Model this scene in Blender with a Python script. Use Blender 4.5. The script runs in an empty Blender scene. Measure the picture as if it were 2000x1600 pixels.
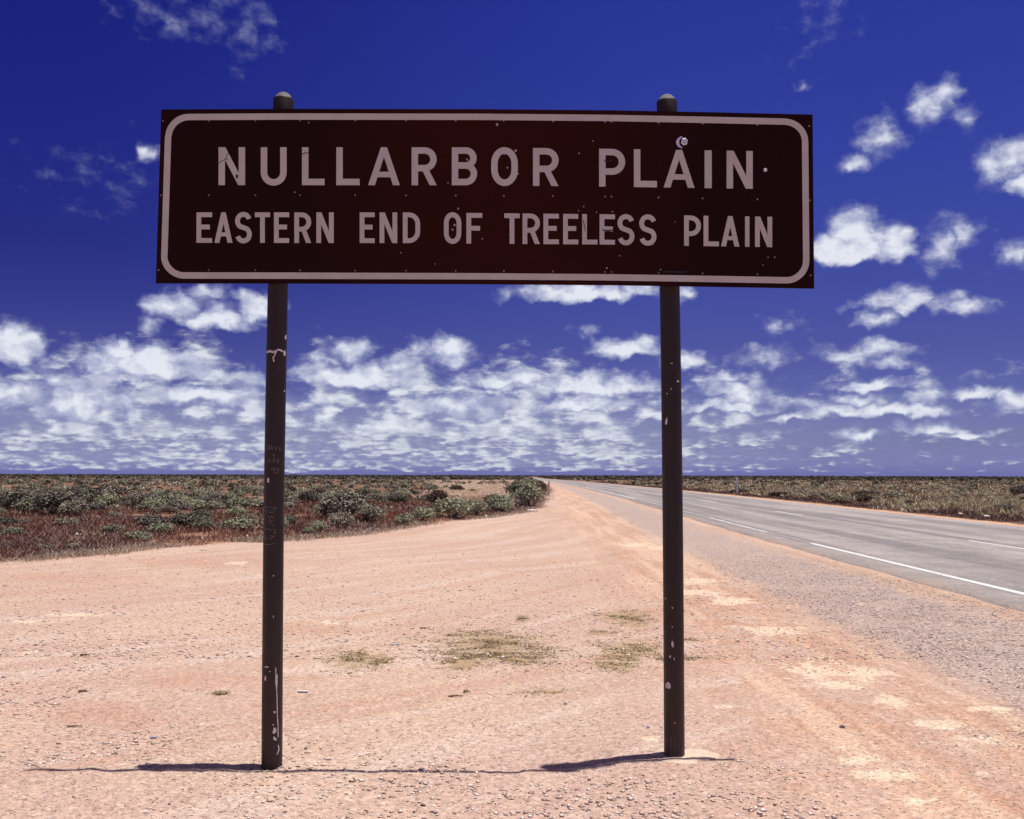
import bpy, math, random
import numpy as np
from mathutils import Vector, Matrix

random.seed(7)
RNG = np.random.default_rng(11)
C = bpy.context.scene.collection
SC = bpy.context.scene
rad = math.radians

# ---------------------------------------------------------------- camera
F_PX, CX, CY = 1870.0, 1000.0, 800.0      # focal length in photo pixels
CAM_H = 1.5
PITCH = math.atan(130.3 / F_PX)
ROLL = rad(0.14)
cam_data = bpy.data.cameras.new('camera')
cam = bpy.data.objects.new('camera', cam_data)
C.objects.link(cam)
cam_data.sensor_width = 36.0
cam_data.lens = F_PX / 2000.0 * 36.0
cam_data.clip_start = 0.05
cam_data.clip_end = 60000.0
CAM_M = Matrix.Rotation(rad(90) + PITCH, 4, 'X') @ Matrix.Rotation(ROLL, 4, 'Z')
cam.matrix_world = Matrix.Translation((0, 0, CAM_H)) @ CAM_M
SC.camera = cam
SC.view_settings.view_transform = 'Standard'
SC.view_settings.look = 'None'
SC.view_settings.exposure = 0.0
SC.view_settings.gamma = 1.0
SC.cycles.max_bounces = 6
SC.cycles.diffuse_bounces = 3
SC.cycles.transparent_max_bounces = 8

def ray(px, py):
    v = Vector(((px - CX) / F_PX, (CY - py) / F_PX, -1.0))
    return (CAM_M.to_3x3() @ v).normalized()

def on_plane_y(px, py, Y):
    d = ray(px, py)
    t = Y / d.y
    return Vector((d.x * t, Y, CAM_H + d.z * t))

def on_ground(px, py, z=0.0):
    d = ray(px, py)
    t = (z - CAM_H) / d.z
    return Vector((d.x * t, d.y * t, z))

def sky_angles(px, py):
    d = ray(px, py)
    return math.degrees(math.atan2(d.x, d.y)), math.degrees(math.asin(d.z))

# ---------------------------------------------------------------- sun
SUN_EL, SUN_AZ = 79.8, 89.3            # azimuth clockwise from +Y (away from the camera)
sun_data = bpy.data.lights.new('sun', 'SUN')
sun_data.energy = 4.35
sun_data.angle = rad(0.53)
sun_data.color = (1.0, 0.96, 0.88)
sun = bpy.data.objects.new('sun', sun_data)
C.objects.link(sun)
sd = Vector((math.sin(rad(SUN_AZ)) * math.cos(rad(SUN_EL)), math.cos(rad(SUN_AZ)) * math.cos(rad(SUN_EL)), math.sin(rad(SUN_EL))))
sun.rotation_euler = sd.to_track_quat('Z', 'Y').to_euler()

# ---------------------------------------------------------------- node helper
class NT:
    def __init__(self, tree):
        self.t = tree; self.n = tree.nodes; self.l = tree.links
    def put(self, sock, val):
        if val is None: return
        if isinstance(val, bpy.types.NodeSocket): self.l.new(val, sock)
        elif isinstance(val, (tuple, list)):
            if sock.type == 'RGBA' and len(val) == 3: val = (*val, 1.0)
            sock.default_value = val
        else: sock.default_value = val
    def m(self, op, a, b=None, c=None, clamp=False):
        nd = self.n.new('ShaderNodeMath'); nd.operation = op; nd.use_clamp = clamp
        self.put(nd.inputs[0], a); self.put(nd.inputs[1], b)
        if c is not None: self.put(nd.inputs[2], c)
        return nd.outputs[0]
    def v(self, op, a, b=None, c=None, scale=None):
        nd = self.n.new('ShaderNodeVectorMath'); nd.operation = op
        self.put(nd.inputs[0], a); self.put(nd.inputs[1], b)
        if c is not None: self.put(nd.inputs[2], c)
        if scale is not None: self.put(nd.inputs['Scale'], scale)
        return nd.outputs['Value'] if op in ('LENGTH', 'DOT_PRODUCT', 'DISTANCE') else nd.outputs[0]
    def xyz(self, x, y, z=0.0):
        nd = self.n.new('ShaderNodeCombineXYZ')
        self.put(nd.inputs[0], x); self.put(nd.inputs[1], y); self.put(nd.inputs[2], z)
        return nd.outputs[0]
    def sep(self, v):
        nd = self.n.new('ShaderNodeSeparateXYZ'); self.put(nd.inputs[0], v)
        return nd.outputs
    def noise(self, vec, scale, detail=3.0, rough=0.55, dim='2D', lac=2.0, col=False, dist=0.0):
        nd = self.n.new('ShaderNodeTexNoise'); nd.noise_dimensions = dim
        self.put(nd.inputs['Vector'], vec); self.put(nd.inputs['Scale'], scale)
        self.put(nd.inputs['Detail'], detail); self.put(nd.inputs['Roughness'], rough)
        self.put(nd.inputs['Lacunarity'], lac); self.put(nd.inputs['Distortion'], dist)
        return nd.outputs['Color'] if col else nd.outputs['Fac']
    def voro(self, vec, scale, out='Distance', dim='2D', feature='F1', rnd=1.0):
        nd = self.n.new('ShaderNodeTexVoronoi'); nd.voronoi_dimensions = dim; nd.feature = feature
        self.put(nd.inputs['Vector'], vec); self.put(nd.inputs['Scale'], scale)
        self.put(nd.inputs['Randomness'], rnd)
        return nd.outputs[out]
    def ss(self, x, lo, hi, a=0.0, b=1.0):
        nd = self.n.new('ShaderNodeMapRange'); nd.interpolation_type = 'SMOOTHSTEP'
        for k, q in enumerate((x, lo, hi, a, b)): self.put(nd.inputs[k], q)
        return nd.outputs[0]
    def lin(self, x, lo, hi, a=0.0, b=1.0):
        nd = self.n.new('ShaderNodeMapRange')
        for k, q in enumerate((x, lo, hi, a, b)): self.put(nd.inputs[k], q)
        return nd.outputs[0]
    def mix(self, f, a, b, mode='MIX'):
        nd = self.n.new('ShaderNodeMix'); nd.data_type = 'RGBA'; nd.blend_type = mode
        self.put(nd.inputs[0], f); self.put(nd.inputs[6], a); self.put(nd.inputs[7], b)
        return nd.outputs[2]
    def ramp(self, x, stops):
        nd = self.n.new('ShaderNodeValToRGB'); cr = nd.color_ramp
        while len(cr.elements) < len(stops): cr.elements.new(0.5)
        for e, (p, c) in zip(cr.elements, stops):
            e.position = p; e.color = (*c, 1.0)
        self.put(nd.inputs[0], x)
        return nd.outputs[0]
    def attr(self, name, out='Fac'):
        nd = self.n.new('ShaderNodeAttribute'); nd.attribute_name = name
        return nd.outputs[out]

# ---------------------------------------------------------------- world: deep polarised sky with cumulus
def build_world():
    w = bpy.data.worlds.new('World'); SC.world = w
    w.use_nodes = True
    w.node_tree.nodes.clear()
    k = NT(w.node_tree)
    out = k.n.new('ShaderNodeOutputWorld')
    bg = k.n.new('ShaderNodeBackground')
    k.l.new(bg.outputs[0], out.inputs[0])
    bg.inputs['Strength'].default_value = 0.1
    w.cycles.sampling_method = 'MANUAL'
    w.cycles.sample_map_resolution = 512
    tc = k.n.new('ShaderNodeTexCoord').outputs['Generated']
    sky = k.n.new('ShaderNodeTexSky'); sky.sky_type = 'NISHITA'
    sky.sun_disc = False
    sky.sun_elevation = rad(SUN_EL); sky.sun_rotation = rad(SUN_AZ)
    sky.altitude = 60; sky.air_density = 1.0; sky.dust_density = 0.3; sky.ozone_density = 2.5
    s = k.sep(tc)
    el = k.m('MULTIPLY', k.m('ARCSINE', s[2]), 57.29578)
    az = k.m('MULTIPLY', k.m('ARCTAN2', s[0], s[1]), 57.29578)
    elp = k.m('MAXIMUM', el, 0.0)
    # filter tint in view, added warm fill overhead; polarised darkening to one side
    tint = k.ramp(k.m('DIVIDE', elp, 40.0), SKY_TINT)
    pol = k.lin(az, -30.0, 14.0, 0.0, 1.0)
    pol = k.m('MULTIPLY', pol, 1.0)
    poldark = k.mix(k.ss(pol, 0.0, 1.0), (0.44, 0.42, 0.68), (1.0, 1.0, 1.0))
    poldark = k.mix(k.ss(el, 0.0, 14.0), (1, 1, 1), poldark)
    base = k.mix(1.0, k.mix(1.0, sky.outputs[0], tint, 'MULTIPLY'), poldark, 'MULTIPLY')

    # ---- cloud coordinates in degrees
    p = k.xyz(az, el)
    w1 = k.noise(p, 0.40, 2.0, 0.5, col=True)
    w2 = k.noise(k.v('ADD', p, (31.0, 17.0, 0)), 1.25, 3.0, 0.5, col=True)
    off = k.v('ADD', k.v('MULTIPLY', k.v('SUBTRACT', w1, (0.5, 0.5, 0.5)), (2.0, 1.3, 0.0)),
              k.v('MULTIPLY', k.v('SUBTRACT', w2, (0.5, 0.5, 0.5)), (0.9, 0.55, 0.0)))
    pd = k.v('ADD', p, off)
    pw = k.v('ADD', p, k.v('MULTIPLY', k.v('SUBTRACT', w2, (0.5, 0.5, 0.5)), (0.5, 0.35, 0.0)))
    det = k.noise(k.v('MULTIPLY', pw, (1.0, 1.45, 0)), 0.70, 5.0, 0.50)
    det2 = k.noise(k.v('MULTIPLY', pw, (1.0, 1.5, 0)), 2.6, 4.0, 0.58)
    hdA = k.m('SUBTRACT', k.noise(k.v('MULTIPLY', p, (1.0, 2.3, 0)), 0.80, 5.0, 0.53), 0.5)
    hdB = k.m('SUBTRACT', k.noise(k.v('MULTIPLY', p, (1.0, 3.6, 0)), 1.5, 5.0, 0.54), 0.5)
    hb = k.ss(el, 3.6, 1.2)
    hd = k.m('ADD', k.m('MULTIPLY', hdA, k.m('SUBTRACT', 1.0, hb)), k.m('MULTIPLY', hdB, hb))
    hd2 = k.m('SUBTRACT', k.noise(k.v('MULTIPLY', p, (1.0, 2.4, 0)), 6.0, 3.0, 0.6), 0.5)
    dc = k.m('SUBTRACT', det, 0.5); d2c = k.m('SUBTRACT', det2, 0.5)
    # ---- bank of small flat-based cumulus: rows from far (low) to near (high), near ones in front
    covaz = k.ramp(k.lin(az, -30, 30), COVER_AZ)
    col = base
    # thin haze of unresolved cloud behind the rows
    veil = k.m('MULTIPLY', k.ss(el, 0.1, 0.9), k.ss(k.m('ADD', el, k.m('MULTIPLY', hdA, 5.0)), 5.6, 2.4))
    veil = k.m('MULTIPLY', veil, k.m('MULTIPLY', k.lin(covaz, 0, 1, 0.05, 0.72), k.lin(hd, -0.2, 0.2, 0.55, 1.0)))
    col = k.mix(veil, col, (3.55, 3.75, 5.5))
    rows = [(0.35, .20, .60), (0.6, .26, .52), (0.9, .32, .46), (1.25, .40, .42), (1.65, .48, .39), (2.1, .6, .36), (2.6, .72, .34), (3.2, .88, .35), (3.9, 1.1, .30), (4.7, 1.3, .27), (5.5, 1.4, .25)]
    azn = k.m('ADD', az, k.m('MULTIPLY', hd, 0.8))
    for i, (b0, hh, fr) in enumerate(rows):
        n1 = k.noise(k.xyz(k.m('MULTIPLY', azn, fr), 3.7 * i + 1.3), 1.0, 2.0, 0.5)
        n2 = k.noise(k.xyz(k.m('MULTIPLY', az, fr * .45), 9.1 * i + 50.0), 1.0, 1.0, 0.5)
        bs = k.m('MULTIPLY_ADD', k.m('SUBTRACT', n2, 0.5), hh * 3.2, b0)
        rel = k.m('DIVIDE', k.m('SUBTRACT', el, bs), hh)          # 0 at the flat base, 1 at the usual top
        thr = k.lin(covaz, 0, 1, 0.60 + (0.03 if b0 > 4.4 else 0), 0.305 + (0.09 if b0 > 4.4 else 0.0))
        lump = k.m('MULTIPLY', k.m('SUBTRACT', n1, thr), 6.5)
        dn = k.m('SUBTRACT', k.m('ADD', lump, k.m('MULTIPLY', hd, 2.4)), k.m('MULTIPLY', rel, 0.9))
        dn = k.m('ADD', dn, k.m('MULTIPLY', hd2, 0.45))
        basecut = k.ss(k.m('ADD', rel, k.m('MULTIPLY', hd, 1.3)), -0.35, 0.15)
        al = k.m('MULTIPLY', k.ss(dn, -0.1, 1.5, 0.0, 0.90), basecut)
        t = k.m('ADD', k.m('MULTIPLY', k.ss(dn, 0.1, 2.0), 0.8), k.m('MULTIPLY', hd, 1.7), clamp=True)
        fade = min(1.0, 0.50 + b0 * 0.16)
        lo = [3.4 * (1 - fade) + 3.2 * fade, 3.7 * (1 - fade) + 3.5 * fade, 5.2]
        hi = [5.2 * (1 - fade) + 7.6 * fade, 5.4 * (1 - fade) + 7.9 * fade, 6.4 * (1 - fade) + 8.7 * fade]
        col = k.mix(al, col, k.mix(t, tuple(lo), tuple(hi)))
    # ---- the larger clouds higher up
    dens = None
    for (px, py, rx, ry, wt) in PUFFS:
        a, e = sky_angles(px, py)
        sx, sy = rx / 32.6, ry / 32.6
        q = k.v('MULTIPLY_ADD', pd, (1 / sx, 1 / sy, 0.0), (-a / sx, -e / sy, 0.0))
        if wt >= 0.8:      # flat base
            qs = k.sep(q)
            q = k.xyz(qs[0], k.m('MAXIMUM', qs[1], k.m('MULTIPLY', qs[1], -2.1)))
        d = k.v('LENGTH', q)
        b = k.m('MULTIPLY_ADD', d, -wt, wt)
        dens = b if dens is None else k.m('MAXIMUM', dens, b)
    D = k.m('ADD', k.m('MULTIPLY', dens, 1.75), k.m('ADD', k.m('MULTIPLY', dc, 1.15), k.m('MULTIPLY', d2c, 0.26)))
    alpha = k.ss(D, -0.06, 0.78, 0.0, 0.97)
    detu = k.noise(k.v('MULTIPLY', k.v('ADD', pw, (0.30, 0.42, 0)), (1.0, 1.45, 0)), 0.70, 4.0, 0.46)
    relief = k.m('MULTIPLY', k.m('SUBTRACT', det, detu), 1.0)
    t = k.m('ADD', k.ss(D, 0.10, 1.45), relief)
    t = k.m('ADD', t, k.m('MULTIPLY', d2c, 0.35), clamp=True)
    ccol = k.ramp(t, ((0.0, (3.1, 3.4, 5.4)), (0.45, (4.9, 5.2, 6.9)), (1.0, (7.9, 8.2, 9.0))))
    thin = k.ss(dens, 0.05, 0.42, 0.45, 1.0)
    hi_ = k.ss(el, 10.0, 13.0)
    alpha = k.m('MULTIPLY', alpha, k.m('ADD', k.m('MULTIPLY', thin, hi_), k.m('SUBTRACT', 1.0, hi_)))
    col = k.mix(alpha, col, ccol)
    k.put(bg.inputs['Color'], col)

# (position along 0..40 degrees of elevation, multiplier on the Nishita colour)
SKY_TINT = ((0.0, (0.27, 0.30, 0.98)), (0.05, (0.28, 0.27, 0.66)), (0.18, (0.25, 0.20, 0.56)),
            (0.45, (0.19, 0.188, 0.68)), (0.70, (0.155, 0.158, 0.71)), (0.84, (0.45, 0.30, 0.50)), (1.0, (1.15, 0.66, 0.46)))  # last stops: unseen overhead sky warmed and brightened to fill ground shadows
COVER_AZ = ((0.0, (0.8,) * 3), (0.22, (0.95,) * 3), (0.5, (0.95,) * 3), (0.66, (0.75,) * 3), (0.80, (0.35,) * 3), (1.0, (0.18,) * 3))
# puffs of cloud: photo position, radii, strength
PUFFS = [
    (350, 35, 100, 42, .21), (485, 50, 50, 62, .20), (1605, 48, 45, 40, .10), (1828, 194, 50, 36, .56), (1800, 215, 34, 36, .36),
    (1716, 268, 52, 50, .46), (1670, 314, 30, 20, .50), (1890, 230, 30, 45, .27), (1975, 310, 60, 52, .62), (1995, 358, 34, 26, .6),
    (1668, 455, 66, 66, .95), (1650, 495, 110, 46, 1.15), (1742, 485, 62, 58, .95), (1838, 482, 40, 56, .42), (1884, 460, 38, 38, .50),
    (1985, 496, 38, 32, .55), (1755, 592, 90, 34, .80), (1880, 597, 62, 24, .62), (1712, 622, 40, 26, .52), (1525, 638, 48, 28, .30),
    (1680, 686, 112, 22, .58), (1740, 706, 60, 14, .5), (1490, 697, 74, 22, .42), (345, 598, 66, 34, .72), (425, 628, 96, 42, .86),
    (510, 605, 50, 48, .86), (300, 642, 36, 26, .42), (400, 568, 66, 22, .36), (20, 680, 72, 54, 1.05), (285, 722, 122, 50, 1.15),
    (235, 690, 42, 26, .9), (105, 735, 56, 34, .55), (470, 742, 70, 24, .42), (680, 686, 62, 32, .55), (785, 716, 56, 32, .66),
    (690, 744, 128, 40, 1.15), (640, 700, 40, 24, .5), (872, 688, 78, 40, .72), (985, 744, 120, 26, .80), (1150, 574, 190, 34, .95),
    (1330, 572, 40, 26, .5), (1225, 688, 96, 34, .86), (1345, 704, 66, 22, .78), (1160, 756, 170, 34, .98), (1700, 750, 86, 20, .85),
    (1690, 777, 64, 20, .75), (1435, 800, 98, 20, 1.1), (1700, 806, 150, 22, .98), (1902, 773, 62, 18, .80), (1800, 775, 52, 18, .60),
    (1820, 838, 84, 18, .98), (1895, 850, 70, 14, .92), (1440, 765, 84, 34, .66), (1530, 820, 54, 14, .80), (1990, 790, 50, 28, .75),
    (160, 780, 110, 46, .78), (20, 770, 72, 44, .62), (390, 778, 130, 34, .82), (210, 350, 90, 40, .12),
    (298, 300, 28, 24, .62), (1435, 733, 46, 14, .5), (1840, 640, 1, 1, .1), (1150, 640, 40, 14, .26), (1570, 175, 20, 12, .33),
    (1130, 795, 150, 26, .86), (900, 790, 120, 34, .7), (1560, 790, 60, 16, .6), (1680, 852, 60, 12, .7), (1900, 735, 30, 10, .3),
]
build_world()

# ---------------------------------------------------------------- generic helpers
def new_mat(name):
    m = bpy.data.materials.new(name); m.use_nodes = True
    m.node_tree.nodes.clear()
    k = NT(m.node_tree)
    out = k.n.new('ShaderNodeOutputMaterial')
    b = k.n.new('ShaderNodeBsdfPrincipled')
    k.l.new(b.outputs[0], out.inputs[0])
    return m, k, b

def simple_mat(name, col, rough=0.6, metal=0.0, var=0.15, scale=30.0, bump=0.0, spec=0.5):
    m, k, b = new_mat(name)
    tc = k.n.new('ShaderNodeTexCoord').outputs['Object']
    n = k.noise(tc, scale, 4.0, 0.6, dim='3D')
    f = k.lin(n, 0.3, 0.7, 1.0 - var, 1.0 + var)
    c = k.mix(1.0, col, k.xyz(f, f, f), 'MULTIPLY')
    k.put(b.inputs['Base Color'], c)
    k.put(b.inputs['Roughness'], rough); k.put(b.inputs['Metallic'], metal)
    k.put(b.inputs['Specular IOR Level'], spec)
    if bump:
        bn = k.n.new('ShaderNodeBump'); bn.inputs['Strength'].default_value = bump
        bn.inputs['Distance'].default_value = 0.01
        k.put(bn.inputs['Height'], n); k.l.new(bn.outputs[0], b.inputs['Normal'])
    return m

def tag(o, label=None, cat=None, group=None, kind=None):
    if label: o['label'] = label
    if cat: o['category'] = cat
    if group: o['group'] = group
    if kind: o['kind'] = kind
    return o

def mesh_from(name, verts, faces, mat=None, smooth=False):
    me = bpy.data.meshes.new(name)
    me.from_pydata([tuple(v) for v in verts], [], faces)
    if mat is not None:
        for q in (mat if isinstance(mat, (list, tuple)) else [mat]): me.materials.append(q)
    me.update()
    if smooth: me.polygons.foreach_set('use_smooth', [True] * len(me.polygons))
    return me

def link(name, me, parent=None, loc=None):
    o = bpy.data.objects.new(name, me); C.objects.link(o)
    if parent is not None: o.parent = parent
    if loc is not None: o.location = loc
    return o

def np_mesh(name, V, Fc, mat, tint=None, attrs=None, smooth=False):
    """V (n,3), Fc (m,k) faces of k corners"""
    me = bpy.data.meshes.new(name)
    V = np.asarray(V, np.float32); Fc = np.asarray(Fc, np.int32)
    k = Fc.shape[1]
    me.vertices.add(len(V)); me.vertices.foreach_set('co', V.ravel())
    me.loops.add(Fc.size); me.loops.foreach_set('vertex_index', Fc.ravel())
    me.polygons.add(len(Fc)); me.polygons.foreach_set('loop_start', np.arange(0, Fc.size, k, dtype=np.int32))
    me.materials.append(mat)
    at = dict(attrs or {})
    if tint is not None: at['tint'] = tint
    for nm, arr in at.items():
        a = me.attributes.new(nm, 'FLOAT', 'POINT'); a.data.foreach_set('value', np.asarray(arr, np.float32))
    me.update(calc_edges=True)
    if smooth: me.polygons.foreach_set('use_smooth', np.ones(len(Fc), bool))
    me.validate()
    return me

def _hash(ix, iy, seed):
    h = (ix.astype(np.int64) * 374761393 + iy.astype(np.int64) * 668265263 + seed * 1442695041) & 0x7fffffff
    h = ((h ^ (h >> 13)) * 1274126177) & 0x7fffffff
    h = h ^ (h >> 16)
    return (h & 0xffff) / 65535.0

def vnoise(x, y, seed=0):
    ix = np.floor(x); iy = np.floor(y)
    fx = x - ix; fy = y - iy
    fx = fx * fx * (3 - 2 * fx); fy = fy * fy * (3 - 2 * fy)
    a = _hash(ix, iy, seed); b = _hash(ix + 1, iy, seed); c = _hash(ix, iy + 1, seed); d = _hash(ix + 1, iy + 1, seed)
    return (a * (1 - fx) + b * fx) * (1 - fy) + (c * (1 - fx) + d * fx) * fy

def fbm(x, y, sc, oct=4, seed=0):
    x = np.asarray(x, float); y = np.asarray(y, float)
    s = 0; a = 1.0; t = 0
    for i in range(oct):
        s = s + a * vnoise(x * sc, y * sc, seed + i); t += a; a *= 0.5; sc *= 2.03
    return s / t

def smooth(x, a, b):
    t = np.clip((x - a) / (b - a), 0, 1)
    return t * t * (3 - 2 * t)

# ---------------------------------------------------------------- layout of the land
ROAD_Y = np.array([-400, -60, 0, 12, 24, 40, 61, 85, 140, 215, 330, 480, 640, 800, 950, 1100, 1500.0])
ROAD_X = np.array([10.3, 10.2, 10.25, 10.3, 10.55, 11.15, 11.95, 12.7, 13.9, 15.0, 15.8, 15.6, 14.6, 11.0, 3.0, -12.0, -80.0])
def road_x(Y):
    # smoothed interpolation
    Y = np.asarray(Y, float)
    s = 0
    for k_, wt in ((-0.16, .25), (0, .5), (0.16, .25)):
        s = s + wt * np.interp(Y * (1 + k_) + k_ * 4, ROAD_Y, ROAD_X)
    return s
def rise(Y):
    return 1.3 * smooth(np.asarray(Y, float), 520, 950)

BORDER_PX = [(0, 1098), (150, 1086), (300, 1071), (450, 1061), (560, 1058), (700, 1045), (850, 1022), (960, 1010), (1020, 1001), (1052, 990), (1066, 975)]
BORDER = [(-400.0, -60.0), (-60.0, 1.0), (-30.0, 7.0), (-14.0, 12.6)] + [tuple(on_ground(*p)[:2]) for p in BORDER_PX] + [(4.6, 110.0), (6.6, 180.0), (7.7, 300.0), (8.0, 500.0), (4.0, 800.0), (-90.0, 1500.0)]
BORDER = np.array(BORDER)
def border_sd(X, Y):
    """signed distance to the edge of the gravel, positive on the scrub side"""
    X = np.asarray(X, float); Y = np.asarray(Y, float)
    best = np.full(X.shape, 1e9); sgn = np.ones(X.shape)
    for (x0, y0), (x1, y1) in zip(BORDER[:-1], BORDER[1:]):
        dx, dy = x1 - x0, y1 - y0; L2 = dx * dx + dy * dy
        t = np.clip(((X - x0) * dx + (Y - y0) * dy) / L2, 0, 1)
        ex = X - (x0 + t * dx); ey = Y - (y0 + t * dy)
        d = np.hypot(ex, ey)
        side = np.where(dx * ey - dy * ex > 0, 1.0, -1.0)
        m_ = d < best
        best = np.where(m_, d, best); sgn = np.where(m_, side, sgn)
    return best * sgn
VERGE_R = 5.35

BASE_L = on_ground(530.5, 1503)
Y_FRONT = BASE_L.y                    # front of the posts
base_r_x = on_plane_y(1317, 1482, Y_FRONT).x
base_r_z = on_plane_y(1317, 1481, Y_FRONT).z
mound_x0 = on_plane_y(1060, 1500, Y_FRONT).x

def scrub_mask(X, Y):
    return np.maximum(border_sd(X, Y), (np.asarray(X) - road_x(Y)) - VERGE_R)

def gz(X, Y, sdv=None):
    X = np.asarray(X, float); Y = np.asarray(Y, float)
    rx = X - road_x(Y)
    if sdv is None: sdv = scrub_mask(X, Y)
    near = 1 - smooth(np.abs(Y), 30, 60)
    flat = smooth(np.abs(rx), 4.5, 6.5)
    z = (fbm(X, Y, 1.3, 3, 5) - 0.5) * 0.035 * near * flat
    z = z + (fbm(X, Y, 9.0, 3, 9) - 0.5) * 0.014 * (1 - smooth(Y, 9, 16)) * flat
    z = z + (fbm(X, Y, 0.5, 3, 15) - 0.45) * 0.16 * smooth(sdv, 0.2, 2.5) * (1 - smooth(np.abs(Y), 90, 140))
    z = z + smooth(sdv, -0.1, 0.5) * 0.03 * (1 - smooth(np.abs(Y), 90, 140))
    mound = base_r_z * smooth(X, mound_x0, base_r_x - 0.05) * np.exp(-((Y - Y_FRONT) / 1.3) ** 2) * np.exp(-(np.maximum(X - base_r_x, 0) / 1.6) ** 2)
    z = z * (1 - 0.5 * np.exp(-((Y - Y_FRONT) / 0.5) ** 2)) + (fbm(X, Y, 14.0, 3, 19) - 0.5) * 0.022 * (1 - smooth(Y, 7, 11)) * flat + mound
    return z + rise(Y)

# patches of cream soil on the gravel (photo centre, photo radii)
CREAM_PX = [(1370, 1472, 62, 14), (1345, 1498, 70, 15), (1275, 1462, 40, 9), (1425, 1388, 42, 6), (1940, 1385, 46, 5), (1600, 1310, 60, 22), (1690, 1320, 60, 20), (1640, 1340, 70, 14),
            (1750, 1370, 70, 16), (1830, 1420, 70, 14), (1900, 1450, 60, 14), (1680, 1180, 10, 5), (1520, 1228, 70, 9), (1440, 1175, 60, 9),
            (1370, 1135, 50, 8), (1360, 1160, 60, 9), (1490, 1235, 30, 8), (1680, 1500, 50, 14), (1740, 1530, 60, 14), (60, 1278, 40, 7), (140, 1208, 30, 5), (150, 1200, 60, 6),
            (40, 1215, 50, 5), (640, 1215, 30, 4), (460, 1100, 40, 4), (1240, 1065, 40, 5), (1285, 1070, 30, 5), (1110, 985, 30, 3), (1800, 1575, 50, 8), (1920, 1520, 50, 9)]
OLIVE_PX = [(960, 1262, 135, 34), (905, 1290, 60, 26), (1010, 1285, 80, 18), (700, 1290, 68, 24), (745, 1285, 26, 16), (1235, 1272, 78, 30), (1205, 1298, 60, 16), (1215, 1206, 62, 14), (1240, 1218, 46, 10),
            (1330, 1288, 60, 7), (1345, 1250, 40, 4), (1020, 1210, 20, 6), (1060, 1352, 60, 8), (430, 1356, 26, 6), (905, 1240, 60, 8), (1175, 1236, 40, 6)]
RUST_PX = [(1170, 1000, 110, 18), (1500, 1170, 160, 26), (1650, 1250, 130, 30), (1900, 1400, 150, 30), (1430, 1180, 100, 34), (380, 1100, 260, 12), (120, 1130, 220, 14), (200, 1400, 170, 40), (400, 1330, 190, 22), (1800, 1560, 200, 40), (1400, 1110, 60, 30), (600, 1230, 150, 14)]
def ell_mask(X, Y, lst, soft=1.0):
    out = np.zeros(X.shape)
    for (px, py, rx, ry) in lst:
        c = on_ground(px, py); e = on_ground(px + rx, py); n = on_ground(px, py - ry); s_ = on_ground(px, py + ry)
        wx = abs(e.x - c.x); wy = max(abs(n.y - s_.y) / 2, 0.02)
        yc = (n.y + s_.y) / 2
        d2 = ((X - c.x - (Y - yc) * c.x / c.y) / wx) ** 2 + ((Y - yc) / wy) ** 2
        out = np.maximum(out, np.exp(-d2 * 1.1 / soft))
    return out

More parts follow.
